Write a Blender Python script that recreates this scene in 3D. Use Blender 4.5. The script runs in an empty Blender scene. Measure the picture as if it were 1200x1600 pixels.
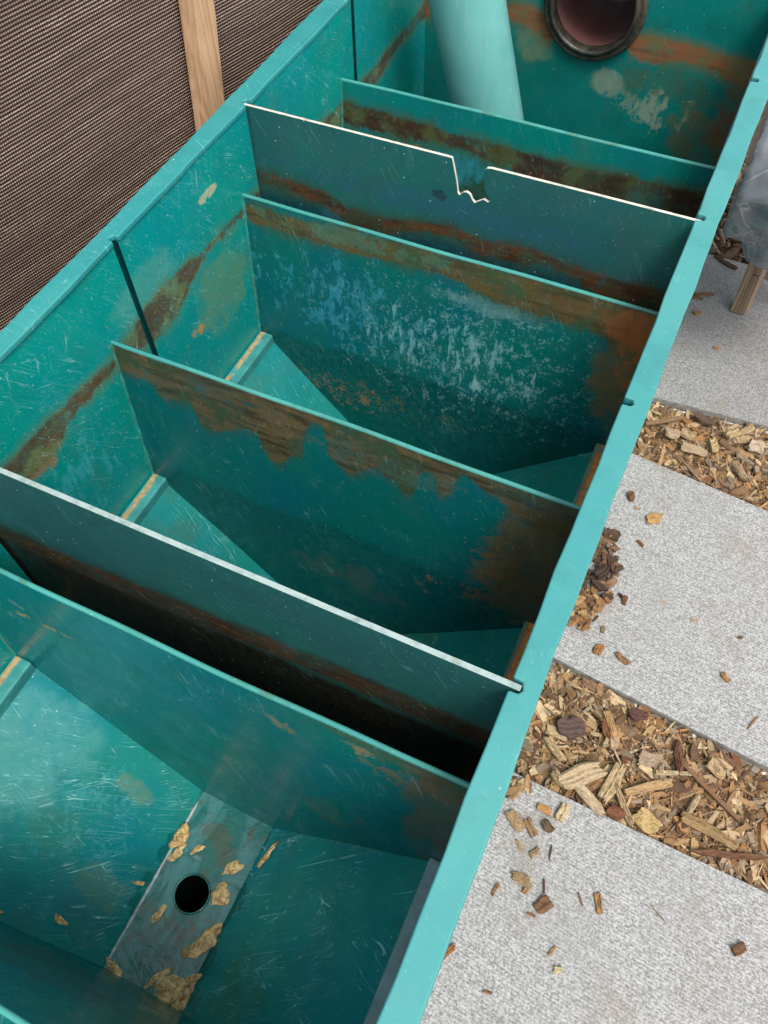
import bpy, math, random
import numpy as np
from mathutils import Vector, Matrix
random.seed(7)
S = 0.9            # one tank width in metres
GZ = -0.80         # ground level below the tank rim, in tank widths
col = bpy.context.scene.collection
scn = bpy.context.scene

# ------------------------------------------------------------------ camera, sky, sun, exposure
def W(p):          # tank coordinates (widths, z = 0 at the rim) -> metres (z = 0 on the ground)
    return Vector((p[0]*S, p[1]*S, (p[2]-GZ)*S))
cam = bpy.data.cameras.new('camera'); co = bpy.data.objects.new('camera', cam); col.objects.link(co)
cam.sensor_fit = 'VERTICAL'; cam.sensor_height = 36.0; cam.lens = 36*1246.5/1600
cam.clip_start = .02; cam.clip_end = 500
yaw, pitch, roll = .4594, .5762, -.0304
co.matrix_world = Matrix.Translation(W((1.0223, -.0663, .990))) @ (Matrix.Rotation(yaw,4,'Z') @ Matrix.Rotation(pitch,4,'X') @ Matrix.Rotation(roll,4,'Z'))
scn.camera = co
world = bpy.data.worlds.new('World'); scn.world = world; world.use_nodes = True
wn = world.node_tree; bg = wn.nodes['Background']
sky = wn.nodes.new('ShaderNodeTexSky'); sky.sky_type = 'NISHITA'; sky.sun_disc = False
SUN_EL, SUN_AZ = math.radians(62), math.radians(-38)    # azimuth measured from +x towards +y
sky.sun_elevation = SUN_EL; sky.sun_rotation = math.radians(90)-SUN_AZ
sky.air_density = 1.0; sky.dust_density = 3.0; sky.ozone_density = 1.0
hs = wn.nodes.new('ShaderNodeHueSaturation'); hs.inputs['Saturation'].default_value = .35
wn.links.new(sky.outputs[0], hs.inputs['Color']); wn.links.new(hs.outputs[0], bg.inputs['Color'])
bg.inputs['Strength'].default_value = .15
sl = bpy.data.lights.new('sun', 'SUN'); sl.energy = 1.3; sl.angle = math.radians(20); sl.color = (1, .965, .91)
so = bpy.data.objects.new('sun', sl); col.objects.link(so)
sd = Vector((math.cos(SUN_EL)*math.cos(SUN_AZ), math.cos(SUN_EL)*math.sin(SUN_AZ), math.sin(SUN_EL)))
so.rotation_euler = (-sd).to_track_quat('-Z', 'Y').to_euler(); so.location = sd*20
scn.view_settings.view_transform = 'Standard'; scn.view_settings.look = 'None'
scn.view_settings.gamma = 1; scn.view_settings.exposure = 0.80

# ------------------------------------------------------------------ node helper
class G:
    def __init__(s, name):
        s.mat = bpy.data.materials.new(name); s.mat.use_nodes = True
        s.nt = s.mat.node_tree; s.b = s.nt.nodes['Principled BSDF']
        s.out = s.nt.nodes['Material Output']; s._p = None
    def n(s, t): return s.nt.nodes.new(t)
    def put(s, sock, v):
        if v is None: return
        if isinstance(v, bpy.types.NodeSocket): s.nt.links.new(v, sock)
        elif isinstance(v, (tuple, list)) and len(v) == 3 and sock.type == 'RGBA': sock.default_value = (*v, 1)
        else: sock.default_value = v
    def m(s, op, a, b=None, c=None, clamp=False):
        k = s.n('ShaderNodeMath'); k.operation = op; k.use_clamp = clamp
        s.put(k.inputs[0], a); s.put(k.inputs[1], b); s.put(k.inputs[2], c); return k.outputs[0]
    def vm(s, op, a, b=None):
        k = s.n('ShaderNodeVectorMath'); k.operation = op; s.put(k.inputs[0], a)
        if b is not None: s.put(k.inputs[1], b)
        return k.outputs[0]
    def pos(s):    # tank coordinates of the shaded point
        if s._p is None:
            g = s.n('ShaderNodeNewGeometry')
            s._p = s.vm('ADD', s.vm('MULTIPLY', g.outputs['Position'], (1/S, 1/S, 1/S)), (0, 0, GZ))
            k = s.n('ShaderNodeSeparateXYZ'); s.put(k.inputs[0], s._p); s.xyz = k.outputs
        return s._p
    def obj(s):
        return s.n('ShaderNodeTexCoord').outputs['Object']
    def map(s, v, scale=(1,1,1), rot=(0,0,0), loc=(0,0,0)):
        k = s.n('ShaderNodeMapping'); s.put(k.inputs[0], v); k.inputs['Location'].default_value = loc
        k.inputs['Rotation'].default_value = rot; k.inputs['Scale'].default_value = scale; return k.outputs[0]
    def noise(s, v, scale=5, detail=4, rough=.55, dist=0, colour=False):
        k = s.n('ShaderNodeTexNoise'); s.put(k.inputs['Vector'], v); k.inputs['Scale'].default_value = scale
        k.inputs['Detail'].default_value = detail; k.inputs['Roughness'].default_value = rough; k.inputs['Distortion'].default_value = dist
        return k.outputs[1 if colour else 0]
    def vor(s, v, scale=50):
        k = s.n('ShaderNodeTexVoronoi'); s.put(k.inputs['Vector'], v); k.inputs['Scale'].default_value = scale
        return k.outputs['Distance'], k.outputs['Color']
    def ss(s, v, lo, hi, a=0., b=1.):
        k = s.n('ShaderNodeMapRange'); k.interpolation_type = 'SMOOTHSTEP'; s.put(k.inputs[0], v)
        s.put(k.inputs[1], lo); s.put(k.inputs[2], hi); s.put(k.inputs[3], a); s.put(k.inputs[4], b); return k.outputs[0]
    def mix(s, f, a, b, mode='MIX'):
        k = s.n('ShaderNodeMix'); k.data_type = 'RGBA'; k.blend_type = mode
        s.put(k.inputs[0], f); s.put(k.inputs[6], a); s.put(k.inputs[7], b); return k.outputs[2]
    def curve(s, v, pts, lo, hi, vlo, vhi):   # piecewise-linear function of v
        k = s.n('ShaderNodeFloatCurve'); c = k.mapping.curves[0]
        P = sorted(((u-lo)/(hi-lo), (z-vlo)/(vhi-vlo)) for u, z in pts)
        P = [(min(max(a,0),1), min(max(b,0),1)) for a, b in P]
        c.points[0].location = P[0]; c.points[1].location = P[-1]
        for p in P[1:-1]: c.points.new(*p)
        for p in c.points: p.handle_type = 'AUTO'
        k.mapping.update()
        s.put(k.inputs['Value'], s.m('MULTIPLY_ADD', v, 1/(hi-lo), -lo/(hi-lo), clamp=True))
        return s.m('MULTIPLY_ADD', k.outputs[0], vhi-vlo, vlo)
    def mul(s, *a):
        r = a[0]
        for x in a[1:]: r = s.m('MULTIPLY', r, x)
        return r
    def bump(s, h, strength=.3, dist=.001, normal=None):
        k = s.n('ShaderNodeBump'); k.inputs['Strength'].default_value = strength; k.inputs['Distance'].default_value = dist
        s.put(k.inputs['Height'], h)
        if normal is not None: s.put(k.inputs['Normal'], normal)
        s.put(s.b.inputs['Normal'], k.outputs[0]); return k.outputs[0]
    def fin(s, colour, rough=.5, spec=None, metal=None):
        s.put(s.b.inputs['Base Color'], colour); s.put(s.b.inputs['Roughness'], rough)
        if spec is not None: s.put(s.b.inputs['Specular IOR Level'], spec)
        if metal is not None: s.put(s.b.inputs['Metallic'], metal)
        return s.mat
    def scratches(s, v, ang_axis, ang, stretch, scale, width=.006, cover=.5, seed=0.):
        # thin contour lines of a stretched noise, broken up by a second noise
        r = [0,0,0]; r[ang_axis] = ang
        sc = [1.,1.,1.]
        long_axis = (ang_axis+1) % 3
        sc = [stretch]*3; sc[long_axis] = 1.; sc[ang_axis] = 0.
        vv = s.map(s.map(v, rot=tuple(r), loc=(seed,seed*1.7,seed*.6)), scale=tuple(sc))
        a = s.noise(vv, scale, 1, .4)
        line = s.ss(s.m('ABSOLUTE', s.m('SUBTRACT', a, .5)), 0., width, 1., 0.)
        brk = s.ss(s.noise(s.map(v, loc=(seed*3,seed,0)), 9, 3, .6), cover, cover+.12)
        return s.mul(line, brk)

DEEP = (.002, .125, .108); TEAL = (.002, .205, .175); BLUE = (.002, .155, .205); PALE = (.20, .50, .46)
RUST = (.30, .098, .022); BROWN = (.060, .030, .012); DARKB = (.022, .013, .008); OLIVE = (.070, .085, .028); TAN = (.30, .19, .08)

def gel(name, axis='X', top=None, bot=None, base=TEAL, alt=BLUE, deep=DEEP, patches=(), scr=.5, rough=.27, stain_strength=1., rng=(0.,1.), pv='z', over=(), solid=.45,
        stain=(BROWN, DARKB), halo=OLIVE, below=None, speck=.6, seed=0., warp=.03, scr_ang=.5, edge=.008, film=.25, scr_axis=None):
    g = G(name); P = g.pos(); x, y, z = g.xyz[0], g.xyz[1], g.xyz[2]
    u = x if axis == 'X' else y
    Ps = g.map(P, loc=(seed, seed*.7, seed*1.3))
    n1 = g.noise(Ps, 3.2, 4, .55); n2 = g.noise(Ps, 11, 5, .6); n3 = g.noise(Ps, 55, 5, .65); n4 = g.noise(g.map(Ps, scale=(1,1,.25)), 26, 4, .6)
    c = g.mix(g.ss(n1, .38, .62), base, alt)
    c = g.mix(g.mul(g.ss(n2, .45, .75), .55), c, deep)
    c = g.mix(g.mul(g.ss(n3, .50, .80), .22), c, deep)
    c = g.mix(g.mul(g.ss(n4, .58, .82), .10), c, PALE)
    rg = g.m('MULTIPLY_ADD', g.ss(n2, .3, .7), .14, rough-.05)
    # thin dirt film
    c = g.mix(g.mul(g.ss(g.noise(Ps, 6.5, 6, .62, .6), .50, .72), film), c, (.075, .11, .055))
    mask = None
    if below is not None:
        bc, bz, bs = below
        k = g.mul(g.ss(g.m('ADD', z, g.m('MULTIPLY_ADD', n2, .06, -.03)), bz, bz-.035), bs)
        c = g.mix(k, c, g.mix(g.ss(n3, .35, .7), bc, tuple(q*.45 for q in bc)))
    def blot(c, rg, pt):
        cx, cz, rx, rz, pc, st = pt[:6]; ns = pt[6] if len(pt) > 6 else 40; th = pt[7] if len(pt) > 7 else .5; vs = pt[8] if len(pt) > 8 else 1.
        du = g.m('MULTIPLY_ADD', u, 1/rx, -cx/rx); dz = g.m('MULTIPLY_ADD', y if pv == 'y' else z, 1/rz, -cz/rz)
        d = g.m('SQRT', g.m('ADD', g.m('POWER', g.m('ABSOLUTE', du), 2.), g.m('POWER', g.m('ABSOLUTE', dz), 2.)))
        d = g.m('MULTIPLY_ADD', n2, .9, g.m('SUBTRACT', d, .45))
        e = g.ss(d, .25, 1.10, 1., 0.)
        nn = g.noise(g.map(Ps, scale=(1,1,vs)), ns, 6, .66, .3)
        if ns >= 30:   # flecks and specks that thin out towards the rim of the patch
            mid = g.noise(g.map(Ps, scale=(1,1,max(vs,.5)), loc=(4,4,4)), ns*.28, 4, .6)
            q = g.m('MULTIPLY_ADD', mid, .55, g.m('MULTIPLY', nn, .75))
            k = g.mul(g.ss(g.m('MULTIPLY_ADD', e, .10, q), th+.33, th+.40), g.ss(e, 0., .25), st)
        else:
            k = g.mul(g.ss(g.m('MULTIPLY_ADD', e, .22, nn), th+.12, th+.34), g.ss(e, 0., .45), g.ss(n3, .30, .60, .55, 1.), st)
        return g.mix(k, c, pc), g.m('MULTIPLY_ADD', k, .3, rg)
    for pt in patches: c, rg = blot(c, rg, pt)
    if top:
        zt = g.curve(u, top, rng[0], rng[1], -1.1, 0.); zb = g.curve(u, bot, rng[0], rng[1], -1.1, 0.)
        w1 = g.m('MULTIPLY_ADD', g.noise(Ps, 8, 6, .66), warp*2, -warp); w2 = g.m('MULTIPLY_ADD', g.noise(g.map(Ps, loc=(5,5,5)), 13, 6, .68), warp*2, -warp)
        zz = g.m('ADD', z, w1); zz2 = g.m('ADD', z, w2)
        hf = g.m('MULTIPLY_ADD', g.noise(g.map(Ps, scale=(1,1,.45)), 48, 6, .72), .050, -.025)
        zz = g.m('MULTIPLY_ADD', hf, .55, zz); zz2 = g.m('ADD', zz2, hf)
        up = g.ss(g.m('SUBTRACT', zz, zt), -edge, edge, 1., 0.); dn = g.ss(g.m('SUBTRACT', zz2, zb), -edge*.8, edge*.8)
        holes = g.ss(g.noise(g.map(Ps, scale=(1,1,1.6), loc=(1,8,2)), 19, 7, .70), .30, .42)
        faint = g.ss(g.noise(g.map(Ps, loc=(7,2,2)), 4.5, 3, .5), .28, .50, solid, 1.)
        mask = g.mul(up, dn, holes, faint)
        hup = g.ss(g.m('SUBTRACT', zz, zt), -.004, .03, 1., 0.); hdn = g.ss(g.m('SUBTRACT', zz2, zb), -.035, .006)
        brk = g.ss(g.noise(Ps, 20, 6, .7), .25, .50)
        c = g.mix(g.mul(hup, hdn, g.ss(g.noise(Ps, 9, 5, .6), .35, .6), .75*stain_strength), c, halo)
        streak = g.noise(g.map(Ps, scale=(.16,.16,1)), 60, 4, .6)
        sc = g.mix(g.ss(streak, .42, .66), stain[0], stain[1])
        sc = g.mix(g.mul(g.ss(n3, .56, .76), .55), g.mix(g.ss(n2, .5, .62), sc, halo), TAN)
        k = g.mul(mask, g.m('MULTIPLY_ADD', brk, .55, .42), stain_strength)
        c = g.mix(k, c, sc); rg = g.m('MULTIPLY_ADD', k, .25, rg)
    for pt in over: c, rg = blot(c, rg, pt)
    if scr > 0:
        ax = scr_axis if scr_axis is not None else (1 if axis == 'X' else 0)
        s1 = g.scratches(P, ax, scr_ang, 14, 5, .007, .46, seed+1); s2 = g.scratches(P, ax, scr_ang+.9, 8, 7, .006, .52, seed+4)
        s3 = g.m('ADD', g.scratches(P, ax, scr_ang-.35, 22, 9, .010, .50, seed+9), g.scratches(P, ax, scr_ang+.3, 18, 13, .008, .52, seed+13))
        k = g.m('MINIMUM', g.m('ADD', g.m('ADD', s1, s2), s3), 1.)
        c = g.mix(g.m('MINIMUM', g.mul(k, scr*.60), 1.), c, (.24, .54, .53))
    if speck > 0:
        d, vc = g.vor(Ps, 62); kk = g.n('ShaderNodeSeparateColor'); g.put(kk.inputs[0], vc)
        dot = g.mul(g.ss(d, .05, .13, 1., 0.), g.ss(kk.outputs[0], .80, .84), speck)
        c = g.mix(dot, c, g.mix(kk.outputs[1], (.55,.68,.62), (.45,.30,.14)))
        d2, vc2 = g.vor(g.map(Ps, loc=(9,3,1)), 150); kk2 = g.n('ShaderNodeSeparateColor'); g.put(kk2.inputs[0], vc2)
        c = g.mix(g.mul(g.ss(d2, .08, .20, 1., 0.), g.ss(kk2.outputs[0], .86, .88), speck*.8), c, (.32,.52,.48))
    g.bump(g.m('ADD', g.mul(n2, .6), g.mul(n3, .25)), .22, .004)
    return g.fin(c, rg, .36)

# ------------------------------------------------------------------ mesh helpers
ROOT = {}
def add(name, verts, faces, mat, parent=None, mi=None, smooth=False, local=False):
    """verts in tank coordinates (unless local); child meshes are stored relative to their thing's base."""
    me = bpy.data.meshes.new(name)
    vs = [Vector(v) for v in verts] if local else [W(v) for v in verts]
    if parent is not None and not local:
        q = parent
        while q is not None: vs = [v-q.location for v in vs]; q = q.parent
    me.from_pydata([tuple(v) for v in vs], [], faces)
    mats = mat if isinstance(mat, (list, tuple)) else [mat]
    for m_ in mats: me.materials.append(m_)
    if mi is not None: me.polygons.foreach_set('material_index', mi)
    if smooth: me.polygons.foreach_set('use_smooth', [True]*len(me.polygons))
    me.update()
    o = bpy.data.objects.new(name, me); col.objects.link(o)
    if parent is not None: o.parent = parent
    return o
def tag(o, label=None, cat=None, group=None, kind=None):
    if label: o['label'] = label
    if cat: o['category'] = cat
    if group: o['group'] = group
    if kind: o['kind'] = kind
    return o
def recalc(o):
    import bmesh
    bm = bmesh.new(); bm.from_mesh(o.data); bmesh.ops.recalc_face_normals(bm, faces=bm.faces); bm.to_mesh(o.data); bm.free()
def bevel(o, w, seg=3, ang=30):
    b = o.modifiers.new('bevel', 'BEVEL'); b.width = w*S; b.segments = seg; b.limit_method = 'ANGLE'; b.angle_limit = math.radians(ang); b.harden_normals = False
    for p in o.data.polygons: p.use_smooth = True
    w_ = o.modifiers.new('wn', 'WEIGHTED_NORMAL'); w_.keep_sharp = True
    return o
def origin(o, p):
    """give a mesh made in tank coordinates a local origin at p"""
    q = W(p)
    for v in o.data.vertices: v.co -= q
    o.location = q; return o
def box(x0, x1, y0, y1, z0, z1):
    v = [(x,y,z) for z in (z0,z1) for y in (y0,y1) for x in (x0,x1)]
    return v, [(0,2,3,1),(4,5,7,6),(0,1,5,4),(1,3,7,5),(3,2,6,7),(2,0,4,6)]
def prism(poly, z0, z1):      # plan outline (x, y) raised from z0 to z1
    n = len(poly); v = [(x,y,z0) for x,y in poly]+[(x,y,z1) for x,y in poly]
    return v, [tuple(range(n-1,-1,-1)), tuple(range(n,2*n))]+[(i,(i+1)%n,n+(i+1)%n,n+i) for i in range(n)]

# ------------------------------------------------------------------ stations along the tank
YE, YG, YF, YD, YC, YA, YB = -.75, -.238, .2376, .7617, 1.2937, 1.820, 2.400
YPE, YPB = .334, 1.372
TH = .009
ZL, ZS, SL, XL, XR = -.588, -.618, .923, .044, .963
X1, X2 = .406, .594
ZBOT = -.951
def yt(y, z): return y+.034*(ZBOT-z) if abs(y-YG) <= TH+.001 else y if y < YG or y >= YB else y+.087*(z+.18)   # the bonded dividers lean slightly
SLOTS = [(.328, .347), (.857, .873), (1.365, 1.385), (1.897, 1.915)]

# ------------------------------------------------------------------ materials
M = {}
M['d'] = gel('stained_gelcoat_scalloped', top=[(0,-.165),(.5,-.168),(1,-.17)],
    bot=[(0,-.26),(.074,-.262),(.106,-.295),(.171,-.28),(.19,-.333),(.237,-.337),(.29,-.305),(.33,-.30),(.345,-.352),(.366,-.367),(.40,-.345),(.433,-.315),(.452,-.225),(.485,-.205),(.497,-.282),(.536,-.314),(.59,-.285),(.643,-.288),(.671,-.313),(.697,-.244),(.722,-.225),(.738,-.284),(.757,-.262),(.775,-.205),(.83,-.225),(.90,-.26),(1,-.27)],
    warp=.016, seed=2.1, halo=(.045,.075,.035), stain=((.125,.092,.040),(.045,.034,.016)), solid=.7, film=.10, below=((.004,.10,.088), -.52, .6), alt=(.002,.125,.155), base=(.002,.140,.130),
    patches=[(.14,-.40,.16,.12,(.16,.22,.22),.55,55,.50,.8),(.80,-.60,.24,.10,(.30,.15,.05),.7,60,.50),(.52,-.72,.2,.12,(.10,.09,.06),.35,14,.5)], scr=.35,
    over=[(.945,-.38,.11,.20,(.10,.080,.030),.85,14,.30),(.935,-.44,.12,.20,(.16,.13,.05),.5,50,.32),(.87,-.50,.07,.16,(.26,.13,.045),.5,90,.40),(.62,-.26,.2,.04,(.05,.12,.09),.6,40,.34)])
M['c'] = gel('stained_gelcoat_scuffed', top=[(0,-.205),(.3,-.195),(.6,-.185),(1,-.17)], bot=[(0,-.25),(.113,-.250),(.285,-.252),(.531,-.238),(.641,-.262),(.796,-.275),(.883,-.275),(.94,-.30),(1,-.34)],
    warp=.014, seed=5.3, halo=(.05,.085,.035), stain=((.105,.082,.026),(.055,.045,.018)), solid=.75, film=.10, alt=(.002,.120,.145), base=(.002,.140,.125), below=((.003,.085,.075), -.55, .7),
    patches=[(.34,-.40,.40,.20,(.04,.27,.34),.50,70,.435,.45),(.55,-.46,.30,.16,(.17,.42,.47),.70,80,.435,.30),(.64,-.50,.20,.12,(.24,.47,.50),.75,60,.445,.32),(.20,-.40,.24,.14,(.04,.30,.42),.5,50,.425,.7),(.24,-.71,.21,.070,(.30,.15,.045),.65,115,.425),(.62,-.29,.20,.03,(.14,.30,.28),.6,20,.40),(.42,-.70,.3,.08,(.2,.13,.05),.4,90,.44),(.6,-.45,.5,.3,(.25,.50,.48),.35,120,.44)], scr=.3,
    over=[(.97,-.38,.09,.15,(.17,.115,.035),.85,14,.30),(.965,-.235,.09,.055,(.36,.115,.028),.85,22,.34),(.84,-.225,.12,.03,(.16,.09,.035),.5,26,.34),(.99,-.30,.06,.10,(.34,.12,.03),.7,34,.34),(.3,-.215,.3,.03,(.05,.16,.10),.6,40,.36)])
M['a'] = gel('stained_gelcoat_far_divider', top=[(0,-.225),(.202,-.238),(.406,-.246),(.67,-.246),(1,-.236)], bot=[(0,-.285),(.125,-.290),(.317,-.282),(.484,-.300),(.612,-.324),(1,-.325)],
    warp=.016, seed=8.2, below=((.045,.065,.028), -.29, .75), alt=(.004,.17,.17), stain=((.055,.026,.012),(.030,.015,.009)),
    patches=[(.36,-.33,.12,.06,(.02,.25,.30),.9,24,.40,.6),(.18,-.31,.16,.03,(.25,.16,.06),.8,60,.46),(.36,-.34,.08,.06,(.20,.42,.46),.6,50,.48,.4)], scr=.25)
M['f'] = gel('stained_gelcoat_near_divider', film=.12, top=[(0,-.12),(.6,-.12),(.78,-.175),(.9,-.18),(1,-.17)], bot=[(0,-.11),(.6,-.11),(.78,-.185),(.86,-.215),(.93,-.225),(1,-.235)],
    warp=.03, seed=11., halo=(.06,.11,.05), stain=((.16,.10,.04),(.08,.07,.03)), stain_strength=.7, alt=(.002,.145,.17), base=(.002,.165,.145), edge=.02,
    patches=[(.10,-.30,.13,.07,(.13,.24,.24),.7,40,.46),(.17,-.33,.16,.012,(.40,.28,.12),.8,50,.42),(.60,-.27,.26,.05,(.26,.20,.09),.55,60,.50,.4),(.84,-.22,.16,.035,(.30,.22,.09),.75,40,.46),(.97,-.38,.09,.30,(.13,.11,.05),.7,14,.34),(.90,-.26,.10,.08,(.20,.13,.06),.6,44,.36),(.80,-.62,.25,.10,(.10,.13,.07),.4,30,.40),(.3,-.55,.4,.22,(.10,.34,.42),.25,55,.5,.5)], scr=.6, scr_ang=.3)
M['g'] = gel('stained_gelcoat_end_divider', seed=14., scr=.5, film=.5, patches=[(.42,-.6,.2,.3,(.07,.10,.05),.6,10,.42),(.2,-.5,.3,.3,(.07,.10,.05),.4,10,.45)])
M['back'] = gel('stained_gelcoat_far_wall', top=[(0,-.19),(.30,-.180),(.375,-.180),(.64,-.186),(.664,-.190),(.848,-.196),(1,-.203)], bot=[(0,-.26),(.313,-.224),(.407,-.252),(.44,-.19),(.62,-.19),(.65,-.25),(.824,-.240),(.955,-.262),(1,-.27)],
    warp=.012, seed=17., stain=((.27,.105,.042),(.16,.062,.026)), solid=.85, halo=(.16,.13,.05), alt=(.004,.18,.165), base=(.004,.20,.17),
    patches=[(.36,-.28,.09,.07,(.17,.24,.13),.7,12,.36),(.60,-.345,.07,.05,(.24,.31,.22),.75,22,.32),(.80,-.41,.15,.09,(.27,.34,.26),.8,44,.40,.5),(.72,-.37,.10,.07,(.20,.28,.20),.6,60,.40),(.90,-.43,.12,.12,(.13,.12,.05),.8,14,.38),(1.0,-.40,.09,.28,(.16,.075,.025),.85,16,.38),(.80,-.31,.24,.07,(.06,.11,.05),.6,14,.38),(.93,-.55,.2,.05,(.15,.09,.04),.6,60,.47),(.62,-.42,.10,.05,(.15,.30,.26),.6,40,.48,.5)], scr=.15, speck=.7)
M['left'] = gel('gelcoat_left_wall', 'Y', rng=(-.8,2.45), top=[(-.8,-.20),(.429,-.195),(.522,-.197),(.605,-.20),(.734,-.218),(.817,-.205),(.936,-.192),(1.03,-.196),(1.10,-.207),(1.258,-.213),(1.5,-.22),(1.801,-.232),(1.92,-.242),(2.092,-.235),(2.45,-.221)],
    bot=[(-.8,-.25),(.427,-.262),(.506,-.264),(.59,-.247),(.722,-.240),(.78,-.245),(.875,-.276),(.97,-.282),(1.05,-.245),(1.104,-.226),(1.275,-.232),(1.5,-.27),(1.831,-.292),(1.999,-.290),(2.182,-.262),(2.45,-.273)],
    warp=.014, seed=21., base=(.002,.285,.240), alt=(.002,.265,.265), deep=(.002,.215,.180), halo=(.13,.17,.06), stain=((.105,.062,.026),(.065,.042,.020)), stain_strength=.95,
    patches=[(.50,-.262,.07,.045,(.38,.13,.035),.95,24,.36),(1.17,-.10,.040,.012,(.42,.44,.26),.95,60,.30),(.90,-.15,.16,.07,(.10,.34,.26),.5,8,.36),(1.15,-.36,.16,.12,(.13,.24,.11),.6,12,.36),(1.10,-.47,.17,.10,(.12,.42,.45),.7,50,.50,.4),(1.02,-.38,.03,.02,(.50,.24,.05),.9,40,.38),(1.93,-.32,.13,.04,(.2,.12,.05),.7,40,.44),(.57,-.40,.16,.16,(.05,.38,.44),.5,70,.42,.3),(.62,-.5,.12,.12,(.3,.45,.40),.3,70,.52),(1.02,-.012,.04,.014,(.5,.55,.48),.7,80,.50)],
    scr=1.0, scr_ang=.9, speck=.8, film=.18)
M['right'] = gel('gelcoat_right_wall', 'Y', rng=(-.8,2.45), top=[(-.8,-.2),(2.45,-.2)], bot=[(-.8,-.27),(2.45,-.27)], seed=25., scr=.3)
M['rimL'] = gel('weathered_skylit_gelcoat_rim', base=(.040,.280,.270), alt=(.028,.255,.260), deep=(.018,.20,.19), seed=28., scr=.7, rough=.34, scr_axis=2, film=.05,
    speck=1., scr_ang=.5)  # bleached gelcoat, with the reflected sky mixed into its lighter colour
M['rimR'] = gel('bleached_skylit_gelcoat_rim', base=(.070,.305,.290), alt=(.055,.280,.275), deep=(.040,.215,.210), seed=33., scr=.35, rough=.36, scr_axis=2, film=.10, speck=.35)  # right rim: bleaching plus reflected sky put into the base colour
M['groove'] = gel('dark_slot', base=(.003,.060,.055), alt=(.003,.045,.05), deep=(.002,.03,.03), seed=61., scr=0, film=.5)  # slot faces in a darker teal than the walls
M['edge'] = gel('worn_skylit_gelcoat_edge', base=(.07,.33,.29), alt=(.05,.28,.26), deep=(.05,.20,.15), seed=36., scr=0, rough=.25, film=.75, speck=1.)  # worn edge; sky light caught by the rounded top is in the colour
M['slope'] = gel('gelcoat_hopper_slope', base=(.008,.20,.175), alt=(.008,.205,.21), deep=(.004,.145,.118), seed=41., scr=1., rough=.30, scr_axis=2, scr_ang=.45, film=.45, speck=.6)
M['ledge'] = gel('gelcoat_ledge_bar', 'X', base=(.03,.26,.25), alt=(.05,.24,.26), deep=(.02,.2,.19), seed=44., scr=.2, film=.3, speck=.5)
def rusty_ledge(name, lo, hi, col1, base):
    g = G(name); P = g.pos(); n = g.noise(P, 22, 5, .65); n3 = g.noise(P, 80, 4, .6)
    c = g.mix(g.ss(n, .35, .7), base, tuple(q*.7 for q in base))
    xx = g.m('ADD', g.xyz[0], g.m('MULTIPLY_ADD', n, .018, -.009))
    k = g.mul(g.ss(xx, lo-.004, lo+.004), g.ss(xx, hi-.004, hi+.004, 1., 0.), g.ss(g.noise(P, 14, 5, .6), .33, .45))
    c = g.mix(k, c, g.mix(g.ss(n3, .4, .7), col1, tuple(q*.6 for q in col1)))
    g.bump(n3, .3, .003); return g.fin(c, .5)
M['ledgeL'] = rusty_ledge('ledge_bar_tan_crust', .008, .020, (.50,.34,.15), (.05,.30,.29))
M['ledgeRo'] = rusty_ledge('ledge_orange_rust', .974, 1.02, (.75,.26,.04), (.16,.24,.17))
M['ledgeRf'] = rusty_ledge('ledge_grey_brown_seam', .990, 1.02, (.22,.10,.05), (.20,.36,.38))

def plate_mat():
    g = G('wet_drain_plate'); P = g.pos()
    sw = g.noise(P, 5, 3, .5, 2.2); n2 = g.noise(P, 26, 5, .6, .8); n3 = g.noise(P, 120, 4, .6)
    c = g.mix(g.ss(sw, .45, .52), (.045,.205,.200), (.004,.135,.115))
    c = g.mix(g.mul(g.ss(n2, .50, .62), .5), c, (.02,.12,.11))
    k = g.mul(g.ss(n2, .60, .66), g.ss(n3, .42, .6)); c = g.mix(g.mul(k, .8), c, (.02,.03,.03))
    c = g.mix(g.mul(g.ss(g.noise(P, 9, 4, .6), .58, .62), .5), c, (.20,.36,.38)); c = g.mix(g.mul(g.ss(g.noise(P, 13, 6, .66, .8), .52, .62), .55), c, (.075,.075,.028))
    g.bump(g.m('ADD', n2, g.mul(sw, 1.5)), .35, .006)
    return g.fin(c, g.m('MULTIPLY_ADD', g.ss(sw, .45, .52), -.16, .27), .6)
M['plate'] = plate_mat()
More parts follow.
